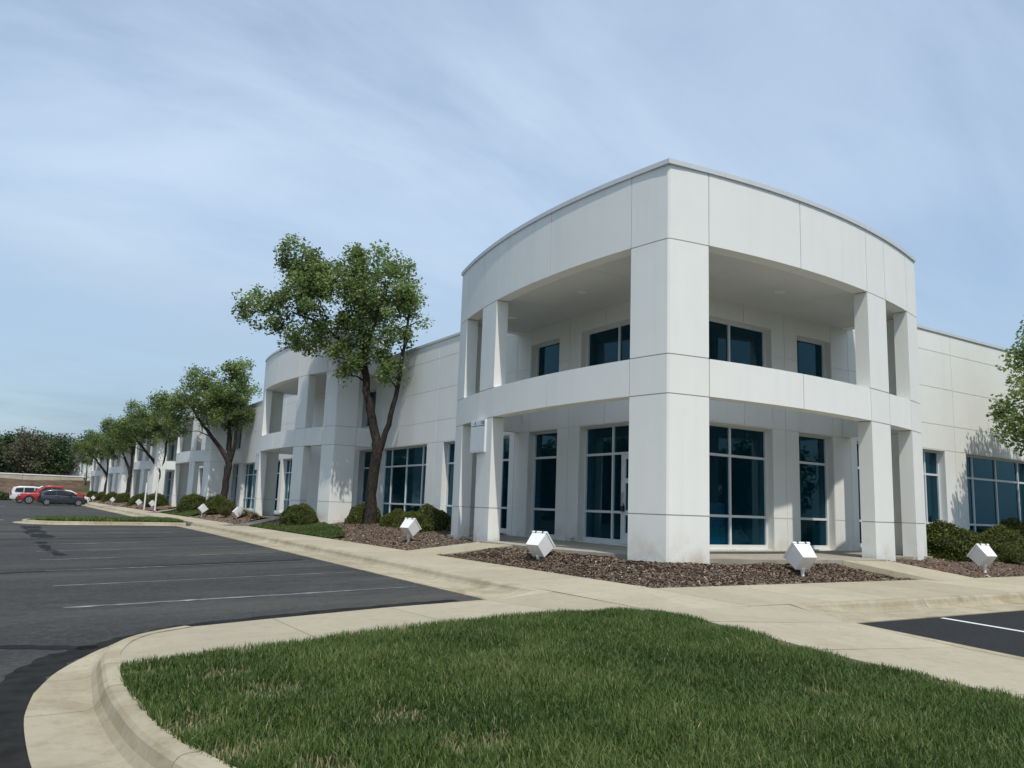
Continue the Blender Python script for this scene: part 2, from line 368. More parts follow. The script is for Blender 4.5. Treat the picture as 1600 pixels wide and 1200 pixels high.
EDGE = [(-4.4, -.40), (-5.14, -.42), (-6.52, -.55), (-7.39, -.69), (-8.17, -.87), (-8.70, -1.30), (-9.12, -1.72), (-9.46, -2.08), (-9.72, -2.8), (-9.80, -3.7), (-9.80, -4.4), (-9.76, -5.3), (-9.66, -6.2), (-9.35, -7.6), (-8.9, -9.2)]
ground_strip('tar_seam', EDGE, .34, M['tar2'], .004, 7, .22)
# ------------------------------------------------------------------ sidewalks
walk = empty('sidewalk'); walk['kind'] = 'structure'
def slab(pts, mat='conc', parent=None, t=.14, gap=.006):
    c = Vector((sum(p[0] for p in pts), sum(p[1] for p in pts), sum(p[2] for p in pts))) / len(pts)
    q = []
    for p in pts:
        v = Vector(p); d = c - v; L = math.hypot(d.x, d.y); q.append(v + d * (gap * 1.4 / max(L, .05)))
    return MB().slab(q, t).build('slab', M[mat], parent or walk)
def kx(y): return -4.02 + .022 * min(max(y, 0), 20)       # edge of the asphalt along the long front
KW = .88                                                    # gutter and kerb together
y = -1.25
while y < 108:
    y1 = y + 1.72; f0, f1 = kx(y) + KW, kx(y1) + KW
    slab([(f0, y, -.30), (f1, y1, -.30), (-1.5, y1, -.26), (-1.5, y, -.26)]); y = y1
slab([(-3.14, -3.15, -.31), (-3.14, -1.25, -.30), (-1.5, -1.25, -.26), (-1.5, -3.15, -.30)])
x = -1.5
while x < 40:
    x1 = x + 1.72; slab([(x, -3.15, -.30), (x1, -3.15, -.30), (x1, -1.28, -.26), (x, -1.28, -.26)]); x = x1
# walk along the near side of the grass island (flush ramp towards the stalls)
OUT = [(-8.13, -1.13), (-7.2, -.93), (-5.6, -.72), (-4.05, -.66), (-3.14, -.95)]; INN = [(-9.06, -3.50), (-7.42, -3.25), (-5.9, -2.90), (-4.35, -2.86), (-3.14, -3.15)]
zo = [-.53, -.51, -.47, -.43, -.31]; zi = [-.44, -.385, -.345, -.30, -.31]
for i in range(4):
    slab([(*OUT[i], zo[i]), (*OUT[i + 1], zo[i + 1]), (*INN[i + 1], zi[i + 1]), (*INN[i], zi[i])])
slab([(-8.12, -1.16, -.532), (-9.04, -3.50, -.452), (-9.15, -3.50, -.456), (-9.10, -2.95, -.470), (-8.99, -2.34, -.508), (-8.83, -1.83, -.533), (-8.56, -1.42, -.540)], gap=.002)
slab([(-4.03, -.625, -.438), (-3.145, -.625, -.302), (-3.145, -.955, -.306), (-4.05, -.66, -.434)], gap=.002)
# walk along the other side of the grass, towards the viewer
OB = [(-.72, -3.15), (-.76, -4.1), (-.95, -5.6), (-1.0, -7.3), (-1.0, -9.2), (-1.0, -11.5), (-1.0, -14)]; IB = [(-3.14, -3.15), (-3.28, -4.1), (-3.45, -5.6), (-3.5, -7.3), (-3.5, -9.2), (-3.5, -11.5), (-3.5, -14)]
for i in range(6):
    q = [(*OB[i], za(*OB[i]) + (.03 if i else .14)), (*OB[i + 1], za(*OB[i + 1]) + .03), (*IB[i + 1], za(*IB[i + 1]) + .165), (*IB[i], za(*IB[i]) + .16)]
    slab(q)
# ------------------------------------------------------------------ kerbs
kerb = empty('kerb'); kerb['kind'] = 'structure'
def kerb_run(path, gw, h, side=1, cuts=None):
    """path = back edge of the kerb; gutter lies on its left (side=1) ; gw, h callables of the index"""
    P = [Vector(p) for p in path]; secs = []
    for i, p in enumerate(P):
        d = (P[min(i + 1, len(P) - 1)] - P[max(i - 1, 0)]).normalized(); n = Vector((-d.y, d.x)) * side
        g, hh = gw(i), h(i); fl_ = hh < 0; hh = abs(hh); pr = [(0, -.2), (0, hh), (.09, hh), (.115, hh * .96), (.14, hh * .82), (.165, hh * .42), (.20, .022), (.24, .006), (.20 + g, .012), (.20 + g, -.2)]
        if fl_: pr = [(w, dz if dz < 0 else hh + (.012 - hh) * w / (.20 + g)) for w, dz in pr]      # flush ramp end
        sec = []
        for w, dz in pr:
            q = p + n * w; base = za(q.x, q.y); sec.append((q.x, q.y, base + dz))
        secs.append(sec)
    cuts = cuts or [0, len(P) - 1]
    for a, b in zip(cuts[:-1], cuts[1:]):
        S = [list(map(Vector, secs[i])) for i in range(a, b + 1)]
        if len(S) > 1:
            for e, o in ((0, 1), (-1, -2)):
                L = (S[e][0] - S[o][0]).length; k = min(.5, .006 / L); S[e] = [p + (q - p) * k for p, q in zip(S[e], S[o])]
        m = len(S[0]); vs = [p for s in S for p in s]; fs = []
        for i in range(len(S) - 1):
            for j in range(m - 1):
                f = (i * m + j, i * m + j + 1, (i + 1) * m + j + 1, (i + 1) * m + j); fs.append(f if side < 0 else f[::-1])
        fs += [tuple(range(m)), tuple(range((len(S) - 1) * m, len(S) * m))[::-1]]
        MB().add(vs, fs).build('kerb_stone', M['kerb'], kerb)
def resample(pts, step):
    P = [Vector(p) for p in pts]; o = [P[0]]
    for a, b in zip(P[:-1], P[1:]):
        n = max(1, round((b - a).length / step)); o += [a + (b - a) * k / n for k in range(1, n + 1)]
    return o
# long front
for ya, yb, st in ((-.62, 27.2, 3.05), (31.3, 108, 3.05)):
    n = round((yb - ya) / st); L = [ya + (yb - ya) * k / (2 * n) for k in range(2 * n + 1)]
    kerb_run([(kx(q) + KW, q) for q in L], lambda i: KW - .2, lambda i: .15 if not (ya < 0 and i == 0) else -.15, 1, list(range(0, 2 * n + 1, 2)))
n = 13
kerb_run([(-.72 + 3.05 * k / 2, -3.15) for k in range(2 * n + 1)], lambda i: KW - .2, lambda i: .15 if i else -.15, -1, list(range(0, 2 * n + 1, 2)))
# around the grass island in front
KP = [(-8.13, -1.13), (-8.53, -1.39), (-8.79, -1.81), (-8.94, -2.34), (-9.05, -2.9), (-9.10, -3.5), (-9.14, -4.16), (-9.13, -4.85), (-9.09, -5.43), (-9.0, -5.95), (-8.88, -6.4), (-8.6, -7.3), (-8.3, -8.3), (-7.9, -9.5), (-7.4, -11), (-6.9, -12.6), (-6.4, -14)]
gwv = [.0, .0, .04, .16, .28, .38, .41, .42, .43, .43, .43, .43, .43, .43, .43, .43, .43]; hv = [.045, .05, .07, .10, .135, .155, .16, .16, .16, .16, .16, .16, .16, .16, .16, .16, .16]
def smooth_path(P, vals, k=3):
    o = []; ov = [[] for _ in vals]
    for i in range(len(P) - 1):
        p0, p1, p2, p3 = (Vector(P[max(0, min(len(P) - 1, i + j))]) for j in (-1, 0, 1, 2))
        for t in range(k):
            t /= k; o.append(.5 * ((2 * p1) + (p2 - p0) * t + (2 * p0 - 5 * p1 + 4 * p2 - p3) * t * t + (3 * p1 - p0 - 3 * p2 + p3) * t ** 3))
            for w, q in zip(ov, vals): w.append(q[i] + (q[i + 1] - q[i]) * t)
    o.append(Vector(P[-1])); [w.append(q[-1]) for w, q in zip(ov, vals)]
    return o, ov
kp, (kg, kh) = smooth_path(KP, [gwv, hv], 4)
kerb_run(kp, lambda i: kg[i], lambda i: kh[i], -1, [0, 24, 36, 48, 64])
# flush strip beside the ramp
st = resample([(-4.05, -.52), (-5.6, -.58), (-7.2, -.79), (-8.2, -1.0)], .5)
for a, b in ((0, 3), (3, 6), (6, len(st) - 1)):
    up = [(p.x, p.y, za(p.x, p.y) + .012) for p in st[a:b + 1]]
    inn = resample(OUT[3::-1], .5); t0, t1 = a / (len(st) - 1), b / (len(st) - 1)
    dn = [(p[0] - .01, p[1] - .13, p[2] + .012) for p in up][::-1]
    slab(up + dn, 'kerb', kerb)
slab([(-.72, -4.05, -.43), (-.57, -4.05, -.435), (-.75, -7.3, za(-.75, -7.3) + .012), (-.93, -7.3, za(-.93, -7.3) + .02), (-.88, -5.6, za(-.9, -5.6) + .02)], 'kerb', kerb)
slab([(-.93, -7.32, za(-.93, -7.3) + .02), (-.75, -7.32, za(-.75, -7.3) + .012), (-.78, -12, za(-.8, -12) + .012), (-.96, -12, za(-.96, -12) + .02)], 'kerb', kerb)
# planted island between the stalls
IY0, IY1 = 27.3, 31.2
isl = []
for k in range(13):
    a = math.pi * (k / 12) - math.pi / 2; isl.append((-7.6 - 1.55 * math.cos(a), (IY0 + IY1) / 2 + (IY1 - IY0) / 2 * math.sin(a)))
isl = [(-3.1, IY0), (-4.6, IY0), (-6.1, IY0)] + isl + [(-6.1, IY1), (-4.6, IY1), (-3.1, IY1)]
kerb_run(isl, lambda i: .28, lambda i: .14, 1, [0, 2, 6, 10, 14, 18])
MB().slab([(p[0], p[1], za(p[0], p[1]) + .12) for p in isl], .1).build('island_soil', M['soil'], None)['kind'] = 'structure'

# ------------------------------------------------------------------ building
FB, BT, BB, JZ, TOP = 6.02, 3.80, 3.06, .85, 7.50       # fascia bottom, band top, band bottom, low joint, parapet
MT = 6.66; WP = 2.5; TH = .32; SE = 9.07; FL = .07
def arc(s): return .0255 * s * s - .176 * s
def apt(s, off=0.0):
    t = .051 * s - .176; n = math.hypot(1, t); return (arc(s) + off / n, s - off * t / n)     # (depth, along)
def ML(p): return (p[0], p[1])
def MR(p): return (p[1], p[0])
def MTW(y0): return lambda p: (p[0] + .06, y0 - p[1])
bld = tag(empty('office_building', (0, 0, 0)), 'long white two-storey office building with curved porch towers and teal windows', 'building')
G = .010
def arcpoly(s0, s1, o0=0.0, o1=TH, n=None):
    n = n or max(2, int((s1 - s0) / .45) + 1); S = [s0 + (s1 - s0) * i / n for i in range(n + 1)]
    return [apt(s, o0) for s in S] + [apt(s, o1) for s in S[::-1]]
def mp(fn, poly): return [fn(p) for p in poly]
SC_ = [.92, 3.46, 6.0, 6.93, 8.27]
ZL = [(-.5, JZ), (JZ, BB), (BT, FB)]
def prow_poly(e=0.0, g=G, w=.92, c=.03):
    """L-shaped plan of the corner pier, arm along the arc and straight return"""
    o = [apt(w - g, e), apt(w * .5, e), apt(c + e, e)] + [(c + e, e + .0), (w - g, e)] + [(w - g, TH - e), (TH + .02 - e, TH - e), apt(TH, TH - e), apt(w - g, TH - e)]
    return o
def corner_poly(e=0.0, g=G, w=.92, c=.03):
    L = [apt(w - g, e), apt(w * .5, e), apt(c + e, e)]; R = [MR(p) for p in L[::-1]]
    Ri = [MR(apt(w - g, TH - e)), MR(apt(TH, TH - e))]; Li = [apt(TH, TH - e), apt(w - g, TH - e)]
    return L + R + [Ri[0], (TH + .05, TH + .05 - .06), Li[1]]
def end_poly(e=0.0, g=G, rw=.90):
    d = arc(SE); S = [8.27 + g, 8.5, 8.8, SE - .03 - e]
    return [apt(s, e) for s in S] + [(d + .03 + e, SE - e), (d + rw - g, SE - e), (d + rw - g, SE - TH + e), (d + TH + .03, SE - TH + e), apt(8.27 + g, TH - e)]
def arm(par, fn, core):
    """panels and core of one curved arm from s=.92 to the end pier"""
    for a, b in zip(SC_[:-1], SC_[1:]):
        for z0, z1 in ((BB, BT), (FB, TOP)):
            MB().prism(mp(fn, arcpoly(a + G, b - G)), z0 + G, z1 - (G if z1 < TOP else 0)).build('panel', M['wall'], par)
    for z0, z1 in ZL:
        MB().prism(mp(fn, arcpoly(6.0, 6.93, n=3)), z0 + G, z1 - G).build('panel', M['wall'], par)
    for z0, z1 in ZL + [(BB, BT), (FB, TOP)]:
        MB().prism(mp(fn, end_poly()), z0 + G, z1 - (G if z1 < TOP else 0)).build('panel', M['wall'], par)
    d = arc(SE) + .90
    for z0, z1 in ((BB, BT), (FB, TOP)):
        MB().prism(mp(fn, [(d + G, SE), (WP - .004, SE), (WP - .004, SE - TH), (d + G, SE - TH)]), z0 + G, z1 - (G if z1 < TOP else 0)).build('panel', M['wall'], par)
    e = .016
    for z0, z1 in ((BB + e, BT - e), (FB + e, TOP - e)):
        core.prism(mp(fn, arcpoly(.9, 8.4, e, TH - e)), z0, z1); core.prism(mp(fn, end_poly(e, e)), z0, z1)
        core.prism(mp(fn, [(d - .1, SE - e), (WP + .03, SE - e), (WP + .03, SE - TH + e), (d - .1, SE - TH + e)]), z0, z1)
    core.prism(mp(fn, arcpoly(6.0 + e, 6.93 - e, e, TH - e, 2)), -.5, TOP - e); core.prism(mp(fn, end_poly(e, e)), -.5, TOP - e)
def coping_run(par, fn, S, z=TOP, end=True):
    for a, b in zip(S[:-1], S[1:]):
        MB().prism(mp(fn, arcpoly(a + .003, b - .003, -.035, TH + .03)), z, z + .095).build('coping', M['coping'], par)
def soffit_piece(par, poly, z=FB + .03): MB().prism(poly, z, z + .1).build('soffit_panel', M['soffit'], par)
def downlight(par, x, y, z=FB + .03):
    mb = MB(); n = 20
    for r0, r1, za_, zb_ in ((.13, .10, z - .012, z - .012), (.13, .13, z - .012, z), (.10, .09, z - .012, z - .002)):
        vs = [(x + r0 * math.cos(2 * math.pi * k / n), y + r0 * math.sin(2 * math.pi * k / n), za_) for k in range(n)] + [(x + r1 * math.cos(2 * math.pi * k / n), y + r1 * math.sin(2 * math.pi * k / n), zb_) for k in range(n)]
        mb.add(vs, [(k, (k + 1) % n, n + (k + 1) % n, n + k) for k in range(n)])
    mb.add([(x + .095 * math.cos(2 * math.pi * k / n), y + .095 * math.sin(2 * math.pi * k / n), z - .004) for k in range(n)], [tuple(range(n))])
    mb.build('downlight', M['white'], par)

# --- corner tower
core = MB(); e = .016
for z0, z1 in ((-.5, TOP - e),): core.prism(corner_poly(e, e), z0, z1)
tw = core  # filled below
P1 = []
tower = bpy.data.objects.new('entrance_tower', bpy.data.meshes.new('entrance_tower')); link(tower, bld)
for fn in (ML, MR): arm(tower, fn, core)
for z0, z1 in ZL + [(BB, BT), (FB, TOP)]:
    MB().prism(corner_poly(), z0 + G, z1 - (G if z1 < TOP else 0)).build('panel', M['wall'], tower)
core.prism([apt(s, TH - .02) for s in (8.9, 7, 5, 3, 1.2)] + [(.5, .5)] + [MR(apt(s, TH - .02)) for s in (1.2, 3, 5, 7, 8.9)] + [(8.9, WP + .3), (WP + .3, WP + .3), (WP + .3, 8.9)], TOP - .32, TOP - .2)
tower.data.from_pydata(core.v, [], core.f); tower.data.materials.append(M['joint'])
tower['label'] = 'corner tower with two curved arms over a tall open porch'
for fn in (ML, MR):
    coping_run(tower, fn, [1.3, 3.7, 6.2, SE])
    MB().prism(mp(fn, [(arc(SE) - .03, SE + .035), (WP, SE + .035), (WP, SE - TH - .03), (arc(SE) + TH, SE - TH - .03)]), TOP + .002, TOP + .096).build('coping', M['coping'], tower)
cp = [apt(1.297, -.035), apt(.6, -.035), (-.045, -.045), MR(apt(.6, -.035)), MR(apt(1.297, -.035)), MR(apt(1.297, TH + .03)), (TH + .05, TH + .05), apt(1.297, TH + .03)]
MB().prism(cp, TOP, TOP + .095).build('coping', M['coping'], tower)
ins = TH - .04
for a, b in ((2.55, 5.8), (5.8, 8.8)):
    for fn in (ML, MR):
        soffit_piece(tower, mp(fn, [apt(a + .005, ins), apt((a + b) / 2, ins), apt(b - .005, ins), (WP + .02, b - .005), (WP + .02, a + .005)]))
soffit_piece(tower, [apt(2.545, ins), apt(1.2, ins), (.2, .2), MR(apt(1.2, ins)), MR(apt(2.545, ins)), (2.545, 2.545)])
for q in ((1.1, 4.1), (1.2, 7.4), (4.6, 1.15), (7.9, 1.25), (1.2, 1.2)): downlight(tower, *q)

# --- walls
def rect(fn, d0, d1, a0, a1): return mp(fn, [(d0, a0), (d1, a0), (d1, a1), (d0, a1)])
WT = .42
def wall(fn, a0, a1, base, top, opens, acuts, zcuts, name, lab=None, detail=True, cop=True, copr=None):
    """straight wall in the plane depth=WP between a0 and a1; opens = (a0,a1,z0,z1); panels split at acuts x zcuts"""
    A = sorted(set([a0, a1] + [q for o in opens for q in o[:2]] + acuts)); Zs = sorted(set([base, top] + [q for o in opens for q in o[2:]] + zcuts))
    def hole(a, z): return any(o[0] < a < o[1] and o[2] < z < o[3] for o in opens)
    mb = MB()
    for i in range(len(A) - 1):                       # core: vertical runs
        z = 0
        while z < len(Zs) - 1:
            if hole((A[i] + A[i + 1]) / 2, (Zs[z] + Zs[z + 1]) / 2): z += 1; continue
            z2 = z
            while z2 < len(Zs) - 1 and not hole((A[i] + A[i + 1]) / 2, (Zs[z2] + Zs[z2 + 1]) / 2): z2 += 1
            mb.prism(rect(fn, WP + .014, WP + WT, A[i], A[i + 1]), Zs[z], Zs[z2]); z = z2
    o = mb.build(name, M['wall'] if detail else M['wall'], bld)
    if lab: o['label'] = lab
    # panels: cells of the joint grid, cut around the openings
    JA = sorted(set([a0, a1] + acuts)); JZs = sorted(set([base, top] + zcuts))
    for i in range(len(JA) - 1):
        for j in range(len(JZs) - 1):
            z0, z1 = JZs[j], JZs[j + 1]
            # split this strip horizontally where openings cross it
            ed = [JA[i]] + [q for q in A if JA[i] < q < JA[i + 1]] + [JA[i + 1]]; run = None; runs = []
            for p, q in zip(ed[:-1], ed[1:]):
                solid = [(zz0, zz1) for zz0, zz1 in zip([z for z in Zs if z0 <= z < z1], [z for z in Zs if z0 < z <= z1]) if not hole((p + q) / 2, (zz0 + zz1) / 2)]
                key = (solid[0][0], solid[-1][1]) if solid else None
                if key and runs and runs[-1][1] == p and runs[-1][2] == key: runs[-1][1] = q
                elif key: runs.append([p, q, key])
            for p, q, (s0, s1) in runs:
                gp = G if p in JA else -.003; gq = G if q in JA else -.003; g0 = (G if s0 in JZs else -.003) if s0 > base else 0; g1 = (G if s1 in JZs else -.003) if s1 < top else 0
                MB().prism(rect(fn, WP, WP + .06, p + gp, q - gq), s0 + g0, s1 - g1).build('panel', M['wall'], o)
    if cop:
        n = max(1, round((a1 - a0) / 3.0))
        lo, hi = copr or (a0, a1)
        for k in range(n):
            MB().prism(rect(fn, WP - .035, WP + WT + .02, lo + (hi - lo) * k / n + .003, lo + (hi - lo) * (k + 1) / n - .003), top, top + .085).build('coping', M['coping'], o)
    return o
def window(fn, a0, a1, z0, z1, mull, rows, panes=True, sill=.09, label=None):
    """white framed window; mull/rows = centre lines of the bars; frame is the part, panes are its pieces"""
    fw = .06; d0, d1 = WP + .20, WP + .30; mb = MB()
    for p, q in ((a0, a0 + fw), (a1 - fw, a1)): mb.prism(rect(fn, d0, d1, p, q), z0, z1)
    mb.prism(rect(fn, d0, d1, a0 + fw, a1 - fw), z1 - fw, z1); mb.prism(rect(fn, d0 - .012, d1, a0 + fw, a1 - fw), z0, z0 + sill)
    for m_ in mull: mb.prism(rect(fn, d0 + .004, d1 - .004, m_ - .03, m_ + .03), z0 + sill, z1 - fw)
    ed = [a0 + fw] + [q for m_ in mull for q in (m_ - .03, m_ + .03)] + [a1 - fw]; cols = list(zip(ed[::2], ed[1::2]))
    for p, q in cols:
        for r_ in rows: mb.prism(rect(fn, d0 + .008, d1 - .008, p, q), r_ - .03, r_ + .03)
    w = mb.build('window', M['frame'], bld)
    if label: w['label'] = label
    rz = [z0 + sill] + [q for r_ in rows for q in (r_ - .03, r_ + .03)] + [z1 - fw]; cells = list(zip(rz[::2], rz[1::2]))
    gm = MB()
    for p, q in cols:
        for s0, s1 in cells:
            t = MB() if panes else gm
            t.prism(rect(fn, d0 + .045, d0 + .053, p - .008, q + .008), s0 - .008, s1 + .008)
            if panes: t.build('pane', M['glass'], w)
    if not panes: gm.build('glazing', M['glass'], w)
    return w
RZ = [JZ + .01, 2.30]
LOWO = (.16, 3.02)
def recess(fn, conv, panes=True, dooru=False):
    """wall behind the porch; conv maps distance s from the prow to the along coordinate"""
    o = []
    for a, b in ((3.05, 5.93), (6.92, 8.33)):
        a, b = sorted((conv(a), conv(b))); o += [(a, b, LOWO[0] - .06, 3.04), (a, b, 4.0, 5.60)]
    return o
def recess_windows(fn, conv, panes=True, door=False):
    s = lambda *q: sorted(conv(x) for x in q)
    a, b = s(6.92, 8.33); window(fn, a, b, .10, 3.04, [], RZ, panes); window(fn, a, b, 4.0, 5.60, [], [], panes)
    a, b = s(3.05, 5.93); window(fn, a, b, 4.0, 5.60, s(4.62), [], panes)
    if not door: window(fn, a, b, .10, 3.04, s(4.62), RZ, panes)
    return a, b
wl = recess(ML, lambda s: s)
E_IN = 2.5
wall(ML, WP + .06, SE, -.5, FB + .2, wl, [4.9, 6.42, 8.33], [JZ, 3.05, 4.9], 'porch_wall', 'white wall behind the tall corner porch with door', cop=False)
wall(MR, WP, SE, -.5, FB + .2, recess(MR, lambda s: s), [4.9, 6.42, 8.33], [JZ, 3.05, 4.9], 'porch_wall', 'white wall behind the corner porch with wide window', cop=False)
recess_windows(MR, lambda s: s)
recess_windows(ML, lambda s: s, door=True)
# glazed entrance with door
def entrance(fn):
    d0, d1 = WP + .20, WP + .30; a0, a1, z0, z1 = 3.05, 5.93, .10, 3.04; fw = .06; mb = MB()
    for p, q in ((a0, a0 + fw), (a1 - fw, a1)): mb.prism(rect(fn, d0, d1, p, q), z0, z1)
    mb.prism(rect(fn, d0, d1, a0 + fw, a1 - fw), z1 - fw, z1); mb.prism(rect(fn, d0 + .003, d1, 4.80 - .03, 4.80 + .03), z0, z1 - fw)
    mb.prism(rect(fn, d0 + .006, d1 - .006, a0 + fw, 4.77), 2.27, 2.33); mb.prism(rect(fn, d0 + .006, d1 - .006, 4.83, a1 - fw), 2.27, 2.33)
    mb.prism(rect(fn, d0 - .01, d1, 4.83, a1 - fw), z0, z0 + .10); mb.prism(rect(fn, d0 - .01, d1, 4.46, 4.77), z0, z0 + .10)
    mb.prism(rect(fn, d0 + .006, d1 - .006, 4.83, a1 - fw), JZ - .02, JZ + .04); mb.prism(rect(fn, d0 + .006, d1 - .006, 4.46, 4.77), JZ - .02, JZ + .04)
    mb.prism(rect(fn, d0, d1 - .002, 4.40, 4.46), z0, 2.27); mb.prism(rect(fn, d0, d1 - .002, 3.38, 3.44), z0, 2.27)
    w = mb.build('window', M['frame'], bld); w['label'] = 'glazed entrance screen beside the door'
    for p, q, s0, s1 in ((4.83, 5.87, .20, JZ - .02), (4.83, 5.87, JZ + .04, 2.27), (4.83, 5.87, 2.33, 2.98), (4.46, 4.77, .20, JZ - .02), (4.46, 4.77, JZ + .04, 2.27), (3.11, 4.77, 2.33, 2.98), (3.11, 3.38, .1, 2.27)):
        MB().prism(rect(fn, d0 + .045, d0 + .053, p - .008, q + .008), s0 - .008, s1 + .008).build('pane', M['glass'], w)
    db = MB(); A, B = 3.447, 4.393
    for p, q in ((A, A + .11), (B - .11, B)): db.prism(rect(fn, d0 - .015, d0 + .05, p, q), z0 + .01, 2.262)
    for s0, s1 in ((z0 + .01, z0 + .27), (JZ - .06, JZ + .06), (1.56, 1.68), (2.15, 2.262)): db.prism(rect(fn, d0 - .014, d0 + .049, A + .11, B - .11), s0, s1)
    d = db.build('door', M['frame'], bld); d['label'] = 'white framed glass door with steel pull handle'
    for s0, s1 in ((z0 + .27, JZ - .06), (JZ + .06, 1.56), (1.68, 2.15)): MB().prism(rect(fn, d0 + .012, d0 + .02, A + .10, B - .10), s0 - .01, s1 + .01).build('pane', M['glass'], d)
    h = MB(); P = lambda dd, a, z: (*fn((dd, a)), z)
    h.tube([P(d0 - .015, B - .055, 1.02), P(d0 - .075, B - .055, 1.04), P(d0 - .075, B - .055, 1.31), P(d0 - .015, B - .055, 1.33)], .013, 8); h.build('door_handle', M['steel'], d)
    k = MB(); k.prism(rect(fn, d0 - .075, d0 - .02, B - .10, B - .01), .88, 1.01); k.tube([P(d0 - .045, B - .08, 1.01), P(d0 - .045, B - .075, 1.08), P(d0 - .045, B - .035, 1.08), P(d0 - .045, B - .03, 1.01)], .007, 6); k.build('lock_box', M['dark'], d)
entrance(ML)
W4 = lambda a0, a1: [a0 + (a1 - a0) * t for t in (.17, .5, .83)]
MZ = [JZ, 3.04, BT, 4.92, 6.04]
def bay(fn, a0, a1, wins, cuts, panes, name='main_wall', lab=None):
    wall(fn, a0, a1, -.5, MT, [(p, q, LOWO[0], LOWO[1]) for p, q in wins], cuts, MZ, name, lab)
    for p, q in wins: window(fn, p, q, LOWO[0], LOWO[1], W4(p, q), RZ, panes)
bay(ML, SE, 19.13, [(9.35, 13.62), (14.86, 19.04)], [14.24], True, lab='white panel wall between the corner tower and the next one')
bay(MR, SE, 24.0, [(9.35, 13.70), (14.88, 19.2), (20.4, 23.8)], [14.29, 19.8], True, lab='white panel wall with ribbon windows right of the corner tower')
bay(MR, 24.0, 42.0, [(24.3, 28.6), (29.8, 34), (35.4, 39.6)], [29.2, 34.7], False)
# --- further towers on the long front
def prow_tower(y0, panes, src=None):
    fn = MTW(y0); core = MB()
    t = bpy.data.objects.new('entrance_tower', bpy.data.meshes.new('entrance_tower')); link(t, bld)
    arm(t, fn, core); core.prism(mp(fn, prow_poly(e, e)), -.5, TOP - e)
    for z0, z1 in ZL + [(BB, BT), (FB, TOP)]:
        MB().prism(mp(fn, prow_poly()), z0 + G, z1 - (G if z1 < TOP else 0)).build('panel', M['wall'], t)
    for z0, z1 in ((BB, BT), (FB, TOP)):
        MB().prism(mp(fn, [(.92 + G, 0), (WP - .064, 0), (WP - .064, TH), (.92 + G, TH)]), z0 + G, z1 - (G if z1 < TOP else 0)).build('panel', M['wall'], t)
        core.prism(mp(fn, [(.8, e), (WP, e), (WP, TH - e), (.8, TH - e)]), z0 + e, z1 - e)
    core.prism(mp(fn, [apt(s, TH - .02) for s in (8.9, 7, 5, 3, 1.2, .2)] + [(WP + .3, .2), (WP + .3, 8.9)]), TOP - .32, TOP - .2)
    t.data.from_pydata(core.v, [], core.f); t.data.materials.append(M['joint'])
    coping_run(t, fn, [0, 2.3, 4.6, 6.9, SE])
    for a, b in ((SE + .035, SE - TH - .03), (-.035, TH + .03)):
        MB().prism(mp(fn, [(arc(SE) + TH + .03, a), (WP, a), (WP, b), (arc(SE) + TH + .03, b)]), TOP + .002, TOP + .094).build('coping', M['coping'], t)
    for a, b in ((.2, 4.5), (4.5, 8.8)): soffit_piece(t, mp(fn, [apt(a + .005, ins), apt((a + b) / 2, ins), apt(b - .005, ins), (WP, b - .005), (WP, a + .005)]))
    return t
PROWS = [28.2, 50.4, 72.4, 94.2, 116.1, 138.0]
for k, y0 in enumerate(PROWS):
    if k == 0: T2 = prow_tower(y0, True)
    else:
        c = copy_tree(T2, bld); c.location.y = y0 - PROWS[0]
    conv = lambda s, y0=y0: y0 - s
    panes = k < 1
    wall(ML, y0 - SE, y0, -.5, FB + .2, recess(ML, conv), [conv(q) for q in (4.9, 6.42, 8.33)] if k < 2 else [], [JZ, 3.05, 4.9] if k < 3 else [], 'porch_wall', None, cop=False)
    recess_windows(ML, conv, panes)
    yn = (PROWS[k + 1] - SE) if k < 5 else y0 + 14
    w3 = (yn - y0 - .6 - .9) / 3
    wins = [(y0 + .3 + i * (w3 + .45), y0 + .3 + i * (w3 + .45) + w3) for i in range(3)]
    wall(ML, y0, yn, -.5, MT, [(p, q, *LOWO) for p, q in wins], [(wins[0][1] + wins[1][0]) / 2, (wins[1][1] + wins[2][0]) / 2] if k < 2 else [], MZ if k < 2 else [BB, 4.92], 'main_wall', None)
    for p, q in wins: window(ML, p, q, *LOWO, W4(p, q), RZ, False)
# --- roof and interior
rf = MB(); rf.box(WP + .4, 42, WP + .4, 152, 6.3, 6.45); rf.box(.5, 8.6, .5, 8.6, 7.15, 7.19); rf.box(41.6, 42, WP + .42, 152, -.5, 6.3); rf.box(WP + .42, 41.6, 151.6, 152, -.5, 6.3)
rf.build('roof', M['coping'], bld)
it = MB(); it.box(WP + WT, 41.5, WP + WT, 151.5, -.3, FL + .02); it.build('interior_floor', M['insidef'], bld)
it = MB()
it.box(9.0, 9.15, 9.0, 151.5, FL, 6.2); it.box(9.15, 41.5, 9.0, 9.15, FL, 6.2); it.box(WP + WT + .01, 9.0, 9.0, 9.12, FL, 6.2); it.box(9.0, 9.12, WP + WT + .01, 9.0, FL, 6.2)
it.build('partition', M['inside'], bld)
it = MB(); it.box(WP + WT + .004, 9.0, WP + WT + .004, 151.4, 3.45, 3.6); it.box(9.0, 41.4, WP + WT + .004, 9.0, 3.45, 3.6); it.build('ceiling', M['inside'], bld)
for (x, y) in ((4.6, 4.4), (4.9, 13.8), (4.5, 16.6), (14.2, 4.8), (18.0, 4.4), (4.4, 7.6), (7.4, 4.6), (5, 23), (5, 31), (5, 36)):
    MB().box(x - .2, x + .2, y - .2, y + .2, FL, 3.46).build('interior_column', M['inside'], bld)
